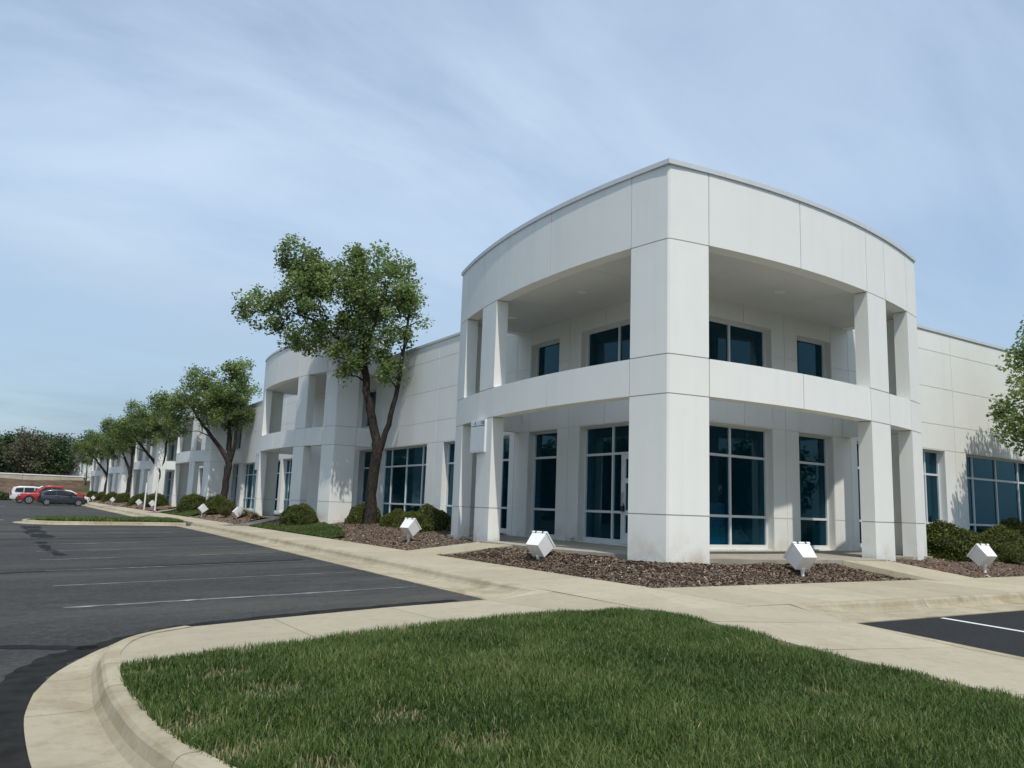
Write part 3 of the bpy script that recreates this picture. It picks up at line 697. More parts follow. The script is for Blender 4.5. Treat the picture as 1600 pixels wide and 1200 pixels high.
# poster behind the wide window
pst = tag(empty('window_poster', (4.33, WP + .36, .18)), 'faded leasing poster with three round marks behind porch window', 'poster')
def pq(name, x0, x1, z0, z1, mat, dy=0.0): MB().box(x0, x1, -dy, -dy + .006, z0, z1).build(name, M[mat], pst)
pq('backing', -.28, .27, 0, .98, 'pgrey'); pq('band', -.27, .26, .18, .26, 'pblue', .008); pq('band', -.27, .25, .26, .42, 'pgreen', .008); pq('band', -.18, .26, .42, .58, 'pblue', .008); pq('foot', -.27, .25, 0.01, .18, 'ppale', .008)
for z in (.32, .37, .47, .52, .66, .72, .78): pq('text_line', -.12, .18, z, z + .016, 'ppale', .016)
for k in range(3):
    mb = MB(); c = -.19 + k * .17; n = 20
    vs = [(c + .065 * math.cos(2 * math.pi * i / n), -.018, .095 + .075 * math.sin(2 * math.pi * i / n)) for i in range(n)] + [(c + .035 * math.cos(2 * math.pi * i / n), -.018, .095 + .045 * math.sin(2 * math.pi * i / n)) for i in range(n)]
    mb.add(vs, [(i, (i + 1) % n, n + (i + 1) % n, n + i) for i in range(n)]); mb.build('round_mark', M['pblue'], pst)

# --- porch floor, apron, ramps
pf = empty('porch_floor'); pf['kind'] = 'structure'
for (p, q) in ((.0, 2.9), (2.9, 5.9), (5.9, 9.2)):
    for fn in (ML, MR):
        lo = -.42 if p < 5 else .2
        poly = mp(fn, [(lo if p > 0 else .35, max(p, .35) + .004), (lo if p < 5 else .45, q - .004), (WP + .2, q - .004), (WP + .2, p + .004 if p > 2.6 else 2.6)])
        MB().prism(poly, -.2, FL).build('slab', M['porch'], pf)
MB().prism([(.35, .35), (WP + .2, 2.6), (2.6, WP + .2)], -.2, FL - .001).build('slab', M['porch'], pf)
for fn in (ML, MR):   # path from the sidewalk to the porch
    q = [(-1.5, 5.95, -.262), (-1.5, 7.55, -.262), (-.30, 5.95, FL - .01), (-.43, 4.4, FL - .01), (-.43, 4.15, FL - .02), (-.62, 4.6, 0.0)]
    pts = [(*fn(p[:2]), p[2]) for p in q]
    slab([pts[0], pts[1], pts[2], pts[3]], 'conc', pf, gap=.004)
for k in range(6):     # porch floors of the other towers
    y0 = PROWS[k]; MB().prism([(.1, y0 - SE + .1), (WP + .2, y0 - SE + .1), (WP + .2, y0 - .1), (.1, y0 - .1)], -.3, FL).build('slab', M['porch'], pf)
    slab([(-1.5, y0 - 5.0, -.262), (-1.5, y0 - 3.2, -.262), (.12, y0 - 3.2, FL - .01), (.12, y0 - 5.0, FL - .01)], 'conc', pf)

# ------------------------------------------------------------------ planting beds
def vnoise(x, y, s=1.0, seed=0):
    """smooth value noise, vectorised"""
    x = np.asarray(x) * s + seed * 17.3; y = np.asarray(y) * s - seed * 9.1
    xi, yi = np.floor(x).astype(int), np.floor(y).astype(int); u, v = x - xi, y - yi; u = u * u * (3 - 2 * u); v = v * v * (3 - 2 * v)
    h = lambda a, b: np.modf(np.abs(np.sin(a * 127.1 + b * 311.7 + seed * 3.7) * 43758.5453))[0]
    return (h(xi, yi) * (1 - u) + h(xi + 1, yi) * u) * (1 - v) + (h(xi, yi + 1) * (1 - u) + h(xi + 1, yi + 1) * u) * v
def clamp(a, lo=0., hi=1.): return np.minimum(hi, np.maximum(lo, a))
def bed_z(t, x, y, zf, zb):
    if zb == -.01: t = np.minimum(np.asarray(x) + 1.49, np.asarray(y) + 1.27) / 1.15      # corner bed: rises from both fronts
    elif zb == .0: t = np.minimum(t, np.minimum(np.asarray(x) + 1.5, np.asarray(y) + 1.3) / 1.6)
    s = clamp(t / .8); s = s * s * (3 - 2 * s)
    return zf + (zb - zf) * s + (vnoise(x, y, 1.7, 1) - .5) * .05 * clamp(t * 6) + (vnoise(x, y, 6, 2) - .5) * .03
def bed(name, label, strips, nchip, seed, chip=.028):
    """strips: (fn, a0, a1, front(a), back(a), zf, zb); ruled soil surface with loose bark chips"""
    Vs, Fs, o = [], [], 0; R = np.random.default_rng(seed); CV = []; area = []
    for fn, a0, a1, fr, bk, zf, zb in strips:
        na = max(4, int((a1 - a0) / .12)); nt_ = 22; A = np.linspace(a0, a1, na); T = np.linspace(0, 1, nt_)
        AA, TT = np.meshgrid(A, T, indexing='ij'); f = np.array([fr(a) for a in A])[:, None]; b = np.array([bk(a) for a in A])[:, None]
        D = f + (b - f) * TT; X_, Y_ = (D, AA) if fn is ML else (AA, D)
        Z_ = bed_z(TT, X_, Y_, zf, zb); Vs.append(np.stack([X_, Y_, Z_], -1).reshape(-1, 3))
        i, j = np.meshgrid(np.arange(na - 1), np.arange(nt_ - 1), indexing='ij'); q = (i * nt_ + j).ravel() + o
        Fs.append(np.stack([q, q + nt_, q + nt_ + 1, q + 1], -1)); o += na * nt_; area.append(float(np.sum(np.abs(b - f)) / na * (a1 - a0)))
    m = np_mesh(name, np.concatenate(Vs), np.concatenate(Fs), M['mulch'], smooth=True)
    if label: tag(m, label, 'mulch bed', None, 'stuff')
    V_, F_, T_, o = [], [], [], 0
    for (fn, a0, a1, fr, bk, zf, zb), ar in zip(strips, area):
        n = int(nchip * ar / sum(area)); a = R.uniform(a0, a1, n); t = R.uniform(0.01, .98, n)
        f = np.array([fr(q) for q in a]); b = np.array([bk(q) for q in a]); d = f + (b - f) * t; x, y = (d, a) if fn is ML else (a, d)
        z = bed_z(t, x, y, zf, zb) + R.uniform(.002, .014, n); th = R.uniform(0, 2 * np.pi, n); L = R.gamma(2.5, chip / 2.5, n) + .010; w = L * R.uniform(.25, .6, n)
        tl = R.normal(0, .35, n); tl2 = R.normal(0, .5, n); c, s = np.cos(th), np.sin(th)
        P = []
        for u, v in ((-1, -1), (1, -1), (1, 1), (-1, 1)):
            P.append(np.stack([x + c * u * L / 2 - s * v * w / 2, y + s * u * L / 2 + c * v * w / 2, z + u * L / 2 * tl + v * w / 2 * tl2], -1))
        V_.append(np.stack(P, 1).reshape(-1, 3)); F_.append(np.arange(4 * n).reshape(-1, 4) + o); o += 4 * n
        tn = np.clip(R.beta(1.5, 2.6, n), 0, 1); tn[R.random(n) < .012] = 1.0; T_.append(tn)
    ch = np_mesh('bark_chips', np.concatenate(V_), np.concatenate(F_), M['chips'], np.concatenate(T_), parent=m); ch['kind'] = 'stuff'
    return m
def lerp(a, xs, ys): return float(np.interp(a, xs, ys))
b1 = lambda a: lerp(a, [-1.27, .15, .16, .95, 4.2, 5.95], [.3, .3, .05, -.2, -.44, -1.42])
bed('mulch_bed', 'brown bark mulch bed with dead vines around the corner pier', [(ML, -1.27, 5.95, lambda a: -1.49, b1, -.275, -.01), (MR, .3, 5.95, lambda a: -1.27, b1, -.275, -.01)], 70000, 1, .017)
SEG = [(9.07, 19.13)] + [(PROWS[k], PROWS[k + 1] - SE) for k in range(5)] + [(138, 150)]
def back_l(a):
    for p, q in SEG:
        if p <= a <= q: return 2.45
    return .12 if a > 10 else lerp(a, [5.8, 6.5, 9.07], [-.30, .1, .6])
fr2 = lambda a: lerp(a, [5.6, 5.9, 7.6], [-.36, -.45, -1.49])
bed('mulch_bed', 'brown mulch bed with round shrubs and birch beside corner tower', [(ML, 5.6, 9.1, fr2, back_l, -.26, .0), (ML, 9.1, 19.1, lambda a: -1.49, back_l, -.275, .10), (ML, 19.1, 23.15, lambda a: -1.49, back_l, -.275, .04)], 50000, 2, .02)
fr3 = lambda a: lerp(a, [5.6, 5.9, 7.6], [-.36, -.45, -1.27])
bk3 = lambda a: 2.45 if a > 9.07 else lerp(a, [5.8, 6.5, 9.07], [-.30, .1, .6])
bed('mulch_bed', 'brown mulch bed with clipped shrubs under the ribbon windows', [(MR, 5.6, 9.1, fr3, bk3, -.26, .0), (MR, 9.1, 30, lambda a: -1.27, bk3, -.275, .05)], 46000, 3, .02)
tag(bed('mulch_bed', None, [(ML, 25.05, 45.3, lambda a: -1.49, back_l, -.275, .05), (ML, 47.3, 67.3, lambda a: -1.49, back_l, -.275, .05), (ML, 69.3, 107, lambda a: -1.49, back_l, -.275, .05)], 9000, 4, .06), 'far mulch strip along the sidewalk past the second tower', 'mulch bed', None, 'stuff')
# dead vines on the mulch
R = np.random.default_rng(11)
for k in range(16):
    x0, y0 = (-1.1 + R.uniform(0, .75), R.uniform(-.9, 3.4)) if k < 11 else (R.uniform(.1, 2.2), R.uniform(-1.1, -.5))
    th = R.uniform(-.5, .5) + (math.pi / 2 if k < 11 else 0) + (math.pi if R.random() < .5 else 0); P = []
    L = R.uniform(.5, 1.7)
    for i in range(9):
        th += R.normal(0, .16); x0 += math.cos(th) * L / 9; y0 += math.sin(th) * L / 9
        x0 = max(-1.42, min(x0, 3.0)); y0 = max(-1.2, y0)
        t = clamp((x0 + 1.49) / 1.3) if y0 > -.2 or x0 < -.2 else clamp((y0 + 1.27) / 1.2)
        P.append((x0, y0, float(bed_z(t, x0, y0, -.275, -.01)) + .025 + .03 * R.random()))
    tag(MB().tube(P, [.011 * (1 - i / 12) for i in range(9)], 5).build('dead_vine', M['twig']), 'thin dark dead vine lying on the corner mulch bed', 'vine', 'dead vines on the corner mulch bed')

# ------------------------------------------------------------------ grass
from mathutils.geometry import tessellate_polygon
def inside(px, py, poly):
    c = np.zeros(len(px), bool); n = len(poly)
    for i in range(n):
        (x0, y0), (x1, y1) = poly[i], poly[(i + 1) % n]
        k = ((y0 > py) != (y1 > py)); c ^= k & (px < (x1 - x0) * (py - y0) / ((y1 - y0) + 1e-12) + x0)
    return c
def lawn(name, label, poly, zfun, nb, seed, hgt=.075, wid=.0042, dead=None, near=None, step=.22, dead_amt=.0):
    x0, x1 = min(p[0] for p in poly), max(p[0] for p in poly); y0, y1 = min(p[1] for p in poly), max(p[1] for p in poly)
    mb = MB(); vs = [(p[0], p[1], float(zfun(np.array([p[0]]), np.array([p[1]]))[0])) for p in poly]
    # soil: boundary fan on a fine grid clipped to the polygon
    gx = np.arange(x0, x1 + step, step); gy = np.arange(y0, y1 + step, step); GX, GY = np.meshgrid(gx, gy); ok = inside(GX.ravel(), GY.ravel(), poly)
    pts = [(p[0], p[1]) for p in poly]
    from mathutils.geometry import delaunay_2d_cdt
    allp = [Vector(p) for p in pts] + [Vector((a, b)) for a, b in zip(GX.ravel()[ok], GY.ravel()[ok])]
    dv, de, df, *_ = delaunay_2d_cdt(allp, [], [list(range(len(pts)))], 1, 1e-4)
    zz = zfun(np.array([p.x for p in dv]), np.array([p.y for p in dv])); mb.add([(p.x, p.y, z) for p, z in zip(dv, zz)], [tuple(f) for f in df])
    o = mb.build(name, M['soil'], None, True); tag(o, label, 'lawn', None, 'stuff')
    R = np.random.default_rng(seed); X = R.uniform(x0, x1, nb * 3); Y = R.uniform(y0, y1, nb * 3)
    k = inside(X, Y, poly)
    if near is not None:
        d = np.hypot(X - near[0], Y - near[1]); k &= R.random(len(X)) < np.clip((5.0 / d) ** 1.1, .12, 1)
    dz = np.zeros(len(X))
    if dead is not None:
        for (cx, cy, r) in dead: dz = np.maximum(dz, np.clip(1.4 - np.hypot(X - cx, Y - cy) / r + (vnoise(X, Y, 9, 5) - .5) * 1.0, 0, 1))
    k &= R.random(len(X)) > dz * .72; X, Y, dz = X[k][:nb], Y[k][:nb], dz[k][:nb]; n = len(X)
    patch = vnoise(X, Y, .9, 3) * .55 + vnoise(X, Y, 2.7, 4) * .45
    h = hgt * (.55 + .75 * patch) * R.uniform(.55, 1.35, n) * (1 - .5 * dz); w = wid * R.uniform(.7, 1.5, n)
    th = R.uniform(0, 2 * np.pi, n); ln = h * np.abs(R.normal(.28, .3, n)) ; la = th + R.normal(np.pi / 2, .6, n); la = np.where(R.random(n) < .5, la, la + np.pi)
    Z = zfun(X, Y); c, s = np.cos(th) * w, np.sin(th) * w; lx, ly = np.cos(la) * ln, np.sin(la) * ln
    P = np.empty((n, 5, 3)); P[:, 0] = np.stack([X - c, Y - s, Z - .004], -1); P[:, 1] = np.stack([X + c, Y + s, Z - .004], -1)
    P[:, 2] = np.stack([X + c * .8 + lx * .35, Y + s * .8 + ly * .35, Z + h * .55], -1); P[:, 3] = np.stack([X - c * .8 + lx * .35, Y - s * .8 + ly * .35, Z + h * .55], -1)
    P[:, 4] = np.stack([X + lx * 1.25, Y + ly * 1.25, Z + h * np.sqrt(np.clip(1 - (ln / h) ** 2 * .35, .2, 1))], -1)
    b = np.arange(n) * 5; F = np.concatenate([np.stack([b, b + 1, b + 2], -1), np.stack([b, b + 2, b + 3], -1), np.stack([b + 3, b + 2, b + 4], -1)])
    tn = np.clip(.10 + .56 * patch + R.normal(0, .17, n), 0, .76); tn = np.where(R.random(n) < .035 + dead_amt, R.uniform(.75, 1, n), tn); tn = np.where(R.random(n) < dz * .75, R.uniform(.8, 1, n), tn)
    g = np_mesh('grass_blades', P.reshape(-1, 3), F, M['grass'], np.tile(tn, 3), parent=o); g['kind'] = 'stuff'
    return o
def za_v(x, y): return -.45 - .03 * np.maximum(0, np.maximum(np.minimum(-4 - x, 16), np.minimum(-4 - y, 16)))
GP = [(-9.03, -3.515), (-7.42, -3.26), (-5.9, -2.91), (-4.35, -2.87), (-3.2, -3.16), (-3.29, -4.1), (-3.46, -5.6), (-3.51, -7.3), (-3.51, -13), (-6.6, -13), (-7.35, -11), (-7.85, -9.5), (-8.25, -8.3), (-8.56, -7.3), (-8.90, -6.42), (-9.03, -5.96), (-9.12, -5.44), (-9.16, -4.85), (-9.17, -4.16), (-9.13, -3.52)]
def zg(x, y):
    d = np.minimum.reduce([x + 9.2, -3.3 - x, -2.9 - y]); return za_v(x, y) + .135 + .05 * clamp(d / 1.0) + (vnoise(x, y, 2.2, 6) - .5) * .04
DEAD = [(-8.55, -4.35, .16), (-8.4, -5.0, .20), (-9.0, -3.9, .13), (-8.95, -5.5, .16), (-8.85, -6.1, .18), (-7.9, -6.0, .14), (-7.75, -6.7, .16), (-3.5, -5.35, .22), (-3.55, -6.1, .20), (-3.6, -7.0, .20), (-3.6, -7.7, .22), (-6.6, -3.3, .12), (-3.45, -4.3, .16), (-5.0, -6.8, .12), (-8.6, -6.6, .14), (-8.2, -3.55, .12)]
lawn('grass_island', 'thick green lawn island bordered by the curved kerb', GP, zg, 340000, 21, .068, .0035, DEAD, (-10.0, -10.5))
ip = [(p[0] * 1.0 + (.0 if p[0] > -7 else .12), p[1] + (.1 if p[1] < 29 else -.1)) for p in isl]
lawn('grass_island', 'small grass island with rounded end between the parking stalls', [(p[0] - (.05 if p[0] > -3.2 else 0), p[1]) for p in ip], lambda x, y: np.array([za(a, b) for a, b in zip(x, y)]) + .128, 26000, 22, .13, .014, [(-8.8, 29, .8)], dead_amt=.08)
lawn('grass_patch', 'narrow grass patch between mulch and sidewalk before the second tower', [(-1.46, 13.0), (-1.46, 22.8), (-.2, 22.6), (.0, 18.5), (-.3, 15.5), (-.9, 13.4)], lambda x, y: bed_z((x + 1.49) / 2.5, x, y, -.275, .07) + .03, 30000, 23, .07, .010)
lawn('grass_patch', 'far grass strip between mulch and sidewalk before the third tower', [(-1.46, 36.0), (-1.46, 44.8), (-.3, 44.8), (-.2, 38)], lambda x, y: bed_z((x + 1.49) / 2.5, x, y, -.275, .05) + .03, 12000, 24, .08, .014)

# ------------------------------------------------------------------ trees
def leaf_quads(C, size, R, flat=.35):
    n = len(C); a = R.normal(size=(n, 3)); a[:, 2] *= .6; a /= np.linalg.norm(a, axis=1)[:, None]
    b = R.normal(size=(n, 3)); b[:, 2] *= flat + .3; b -= a * np.sum(a * b, 1)[:, None]; b /= np.linalg.norm(b, axis=1)[:, None]
    L = (size * R.uniform(.6, 1.35, n))[:, None]; w = L * R.uniform(.55, .8, (n, 1))
    nrm = np.cross(a, b); P = np.stack([C - a * L * .5, C + b * w * .5 + nrm * L * .08, C + a * L * .5, C - b * w * .5 + nrm * L * .08], 1)
    return P.reshape(-1, 3), np.arange(4 * n).reshape(-1, 4)
def tree_mesh(trunks, lobes, leaf, per, seed, spread=.30, ncl=None):
    """trunks: polylines [(x,y,z,r)...]; lobes: (cx,cy,cz,rx,ry,rz,count). returns trunk MB and leaf arrays"""
    R = np.random.default_rng(seed); mb = MB(); nodes = []
    for T in trunks:
        P = [Vector(t[:3]) for t in T]; rr = [t[3] for t in T]; fine, fr = [], []
        sp, (fr,) = smooth_path3(P, rr, 4)
        fine = [p + Vector((R.normal(0, .018), R.normal(0, .018), 0)) if 0 < i < len(sp) - 1 else p for i, p in enumerate(sp)]
        mb.tube(fine, fr, 9, True); nodes += [(p, r_) for p, r_ in zip(fine, fr) if p.z > 1.9 or len(T) < 5]
    cl = []
    for cx, cy, cz, rx, ry, rz, cnt in lobes:
        for _ in range(cnt):
            v = R.normal(size=3); v /= np.linalg.norm(v); v *= R.uniform(.15, 1) ** .45; cl.append(Vector((cx + v[0] * rx, cy + v[1] * ry, cz + v[2] * rz)))
    base = Vector((0, 0, 3.0)); cl.sort(key=lambda c: (c - base).length)
    NP = [n_[0] for n_ in nodes]; NR = [n_[1] for n_ in nodes]; C = []; T = []
    for c in cl:
        A = np.array([tuple(p) for p in NP]); d = np.linalg.norm(A - np.array(c), axis=1) + np.maximum(0, A[:, 2] - c.z + .25) * 1.6
        k = int(np.argmin(d)); p0 = NP[k]; r0 = min(NR[k] * .62, .045); L = (c - p0).length
        if L > .05:
            mid = p0 + (c - p0) * .5 + Vector((R.normal(0, .08), R.normal(0, .08), .12 * L)); pts = [p0, p0 + (mid - p0) * .55, mid, mid + (c - mid) * .55, c]
            rs = [max(r0 * (1 - .75 * i / 4), .006) for i in range(5)]; mb.tube(pts, rs, 5, False)
            NP += pts[2:]; NR += rs[2:]
        n = int(per * R.uniform(.5, 1.5)); sp_ = spread * R.uniform(.7, 1.35)
        q = R.normal(size=(n, 3)); q *= (R.random((n, 1)) ** .5 * 1.75 / np.linalg.norm(q, axis=1)[:, None]) * sp_ * np.array([1, 1, .8]); q += np.array(c); q[:, 2] -= np.abs(R.normal(0, .06, n)); C.append(q); T.append(np.clip(R.normal(.45, .2) + R.normal(0, .2, n), 0, 1))
    C = np.concatenate(C); V, F = leaf_quads(C, leaf, R); return mb, V, F, np.concatenate(T)
def smooth_path3(P, vals, k):
    o = []; ov = []
    for i in range(len(P) - 1):
        p0, p1, p2, p3 = (P[max(0, min(len(P) - 1, i + j))] for j in (-1, 0, 1, 2))
        for t in range(k):
            t /= k; o.append(.5 * ((2 * p1) + (p2 - p0) * t + (2 * p0 - 5 * p1 + 4 * p2 - p3) * t * t + (3 * p1 - p0 - 3 * p2 + p3) * t ** 3)); ov.append(vals[i] + (vals[i + 1] - vals[i]) * t)
    o.append(P[-1]); ov.append(vals[-1]); return o, (ov,)
def make_tree(name, loc, rz, spec, label, group=None, cat='tree'):
    mb, V, F, T = tree_mesh(**spec); t = empty(name, loc, rz); tag(t, label, cat, group)
    mb.build('trunk', M['bark'], t, True); np_mesh('crown', V, F, M['leaf'], T, parent=t); return t
# local frame of the first tree: u = to the right in the view, w = away
def cf(u, w, z): return (u * .84 + w * .53, u * -.54 + w * .84, z)
def trk(L): return [(*cf(a, b, z), r_) for a, b, z, r_ in L]
def lob(L): return [(*cf(a, b, z), rx, ry, rz, n) for a, b, z, rx, ry, rz, n in L]
T1 = dict(trunks=[trk([(.02, 0, -.15, .30), (.02, 0, .25, .235), (.0, 0, 1.4, .20), (.12, 0, 2.6, .195), (.02, .05, 3.3, .17), (-.35, .1, 4.6, .15), (-.55, .1, 5.9, .12), (-.75, .2, 7.1, .085), (-.9, .1, 8.6, .05)]),
                  trk([(.14, 0, 2.5, .13), (.42, -.1, 3.4, .105), (.72, -.2, 4.7, .09), (.88, -.25, 6.0, .07), (1.0, -.2, 7.4, .05), (1.15, -.1, 8.9, .03)]),
                  trk([(-.5, .1, 5.5, .09), (-1.3, .3, 6.6, .07), (-2.4, .4, 7.5, .05), (-3.6, .5, 8.0, .03)]), trk([(-.6, .1, 6.2, .08), (-.2, -.5, 7.4, .06), (.2, -.9, 8.8, .035)])],
          lobes=lob([(-1.95, 0, 8.5, 2.0, 1.7, 1.35, 84), (-1.5, 0, 9.6, .9, .9, .6, 16), (-3.2, .1, 8.7, .9, .9, .7, 18), (-.9, 0, 7.7, 1.0, 1.0, .8, 16), (-4.45, .2, 8.0, 1.15, 1.0, .80, 32), (-3.4, 0, 10.2, .65, .65, .65, 14), (-2.9, .2, 9.6, 1.1, 1.0, .75, 24), (.0, 0, 9.05, 1.35, 1.5, 1.25, 52), (-.6, .1, 10.2, .7, .8, .45, 11), (.75, -.2, 7.7, .85, .9, 1.1, 27), (-.8, 0, 6.7, 1.2, 1.0, 1.0, 26), (.45, -.3, 6.0, .5, .5, .9, 13), (-2.8, .2, 7.0, 1.1, .9, .6, 18), (-1.1, .1, 5.7, .4, .4, .4, 5)]), leaf=.12, per=100, seed=31, spread=.24)
tree1 = make_tree('birch_tree', (1.3, 16.85, .06), 0, T1, 'tall birch with twin leaning stems beside the second tower, in front of ribbon windows', 'birch trees along the front')
T2s = dict(trunks=[trk([(0, 0, -.1, .30), (0, 0, .3, .25), (.05, 0, 2.0, .22), (.12, 0, 3.3, .21), (-.5, 0, 4.2, .15), (-1.4, .1, 5.3, .12), (-2.3, .2, 6.3, .08), (-3.0, .2, 7.3, .04)]), trk([(.12, 0, 3.2, .18), (.05, .1, 4.6, .14), (-.1, .1, 6.0, .11), (-.2, 0, 7.6, .07), (-.2, 0, 9.4, .03)]), trk([(.16, 0, 3.3, .16), (.45, -.1, 4.6, .12), (.5, -.2, 6.2, .09), (.8, -.2, 7.6, .06), (.9, -.1, 9.2, .03)])],
          lobes=lob([(-2.1, 0, 7.6, 1.9, 1.9, 1.5, 60), (-4.2, 0, 7.2, 1.3, 1.4, 1.1, 32), (-.1, 0, 8.6, 1.6, 1.7, 1.4, 52), (.2, 0, 9.9, 1.0, 1.0, .7, 18), (-2.3, 0, 9.2, 1.0, 1.1, .8, 20), (-.6, 0, 6.5, 1.5, 1.3, .8, 26), (-3.6, 0, 5.7, .7, .7, .5, 9), (.7, 0, 7.0, .8, .8, .7, 14)]), leaf=.15, per=95, seed=32, spread=.32)
tree2 = make_tree('birch_tree', (1.2, 39.6, .05), 0, T2s, 'birch with a long branch leaning over the lot before the third tower', 'birch trees along the front'); tree2.scale = (.9, .9, .88)
for (x, y, rz, sc, lb) in ((.9, 63.5, .5, .88, 'birch before the fourth tower by the two white marker posts'), (1.1, 84.0, -.5, .90, 'birch with dark trunk standing before the fifth tower'), (1.1, 107.0, .9, .9, 'forked birch standing before the sixth tower'), (1.0, 125.0, 2.4, .88, 'farthest birch of the row along the long white front')):
    c = copy_tree(tree2); c.location = (x, y, 0); c.rotation_euler.z = rz; c.scale = (sc, sc, sc); c['label'] = lb
T3s = dict(trunks=[[(0, 0, -.2, .24), (0, 0, .4, .19), (.05, 0, 2, .16), (0, .1, 3.5, .13), (.1, 0, 5.5, .09), (0, 0, 7.2, .03)], [(.03, 0, 2.2, .09), (-.6, .3, 3.6, .07), (-1.3, .6, 5.2, .04)], [(.03, 0, 2.6, .09), (.7, -.2, 4.0, .07), (1.4, -.3, 5.6, .03)]],
           lobes=[(-1.5, 1.0, 4.4, 1.5, 1.4, 1.4, 48), (-.9, .6, 6.2, 1.4, 1.4, 1.2, 46), (0, 0, 7.5, 1.2, 1.2, 1.0, 30), (1.4, -.6, 5.6, 1.6, 1.5, 1.6, 48), (.3, -.9, 4.2, 1.3, 1.3, 1.0, 26), (.4, 1.3, 5.0, 1.3, 1.2, 1.4, 30), (-2.2, 1.4, 3.6, .8, .8, .6, 12)], leaf=.12, per=120, seed=33, spread=.27)
make_tree('maple_tree', (16.4, -.95, -.1), 0, T3s, 'leafy rounded tree before the ribbon windows of the right wall, past the clipped shrubs')
# bare young tree at the end of the front
sp = dict(trunks=[[(0, 0, -.1, .09), (0, 0, 1.5, .08), (.05, 0, 3, .07), (0, .1, 4.6, .05), (.1, .1, 6.5, .02)]], lobes=[(0, 0, 4.2, 1.5, 1.5, 1.8, 34)], leaf=.16, per=9, seed=35, spread=.35)
make_tree('young_tree', (-.5, 118.0, .0), 0, sp, 'thin sparse young tree at the far end of the sidewalk', cat='tree')

# ------------------------------------------------------------------ shrubs
def shrub_mesh(seed, n=11000, leaf=.062):
    R = np.random.default_rng(seed); v = R.normal(size=(n, 3)); v /= np.linalg.norm(v, axis=1)[:, None]; v[:, 2] = np.abs(v[:, 2]) * 1.15 - .15
    f = lambda v: 1 + .10 * np.sin(v[:, 0] * 4 + seed) * np.cos(v[:, 1] * 5 + seed * 2) + .07 * np.sin(v[:, 2] * 7 + v[:, 0] * 6 + seed)
    bump = .06 * (vnoise(v[:, 0] * 6 + v[:, 2] * 3, v[:, 1] * 6 - v[:, 2] * 2, 1, seed) - .5)
    C = v * (f(v) + bump * 1.6 - R.normal(.0, .035, n))[:, None]; C *= np.array([1, 1, .82]); V, F = leaf_quads(C, leaf, R, .6)
    tone = np.clip(.40 + R.normal(0, .2, n) + .25 * (bump / .06), 0, 1)
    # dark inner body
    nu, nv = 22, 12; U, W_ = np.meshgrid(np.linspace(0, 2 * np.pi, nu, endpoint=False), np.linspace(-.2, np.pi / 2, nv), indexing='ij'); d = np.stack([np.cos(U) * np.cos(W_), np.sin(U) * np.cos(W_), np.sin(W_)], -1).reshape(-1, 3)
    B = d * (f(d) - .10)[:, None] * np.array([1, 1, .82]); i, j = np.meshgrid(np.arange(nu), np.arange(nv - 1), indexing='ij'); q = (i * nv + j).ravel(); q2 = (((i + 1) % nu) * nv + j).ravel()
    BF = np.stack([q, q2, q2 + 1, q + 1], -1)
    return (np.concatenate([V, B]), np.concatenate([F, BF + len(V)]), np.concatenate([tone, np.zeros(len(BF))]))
SHM = []
for k in range(3):
    o = np_mesh('shrub', *shrub_mesh(41 + k)[:2], M['shrub'], shrub_mesh(41 + k)[2]); SHM.append(o)
def shrub(i, x, y, z, r, h, rz, label, group):
    o = SHM[i] if not SHM[i].get('label') else SHM[i].copy()
    if o.name not in COL.objects: COL.objects.link(o)
    o.location = (x, y, z + .08 * h); o.scale = (r, r * .95, h / .82 * .92); o.rotation_euler = (0, 0, rz); tag(o, label, 'shrub', group); return o
G1 = 'clipped round shrubs along the building'
for a in ((0, 1.35, 11.9, .0, .72, .80, 0, 'large round clipped shrub behind the floodlight beside the corner tower'), (1, 1.95, 10.9, .04, .55, .72, 1, 'dark shrub tucked between the large round shrub and the corner tower'), (2, 1.45, 13.35, .02, .48, .55, 2, 'small round shrub left of the large one under ribbon windows'), (0, 1.55, 14.15, .02, .50, .56, 3, 'small yellowish shrub in the row under ribbon windows'), (1, 1.65, 15.2, .02, .60, .62, 4, 'dark round shrub just right of the twin-stemmed birch'), (2, 1.6, 18.1, .04, .68, .72, 5, 'round shrub just left of the twin-stemmed birch'),
          (1, -.35, 19.6, .0, .62, .68, .4, 'dark low shrub before the second tower pier'), (2, -.25, 20.75, .0, .55, .62, 1.4, 'second dark shrub before the second tower pier'), (0, -.3, 18.75, .0, .32, .36, 2.4, 'tiny shrub at the foot of the second tower pier'),
          (0, 10.9, 1.15, -.02, .92, .86, .3, 'large yellow-green clipped shrub next to the right end column'), (1, 12.3, 1.0, -.02, .62, .66, 1.3, 'middle clipped shrub behind the floodlight under ribbon windows'), (2, 12.6, .35, -.03, .42, .42, 2.3, 'low yellow-green shrub nestled before the bigger ones by floodlight'), (1, 13.9, 1.2, .0, .75, .80, 3.3, 'dark clipped shrub under the wide ribbon window'), (0, 15.4, 1.3, .0, .95, .98, 4.3, 'biggest dark clipped shrub under the wide ribbon window'), (2, 17.2, 1.4, .0, .9, .9, 5.3, 'dark clipped shrub at the foot of the leafy tree')):
    shrub(*a, G1)
for k, (y0, lb) in enumerate(((38.0, 'third'), (60.9, 'fourth'), (82.5, 'fifth'), (105.0, 'sixth'))):
    for j, (dx_, dy_, r_) in enumerate(((.1, -1.2, .75), (.2, .0, .8), (-.5, 3.6, .8), (-.4, 4.8, .7))):
        shrub((j + k) % 3, .4 + dx_, y0 + dy_, .0, r_ * 1.15, r_ * 1.15, j + k, ('dark round shrub %s before the ' % ('first of the pair nearest the birch', 'second of the pair beside the birch', 'farther', 'farthest')[j]) + lb + ' tower', G1)
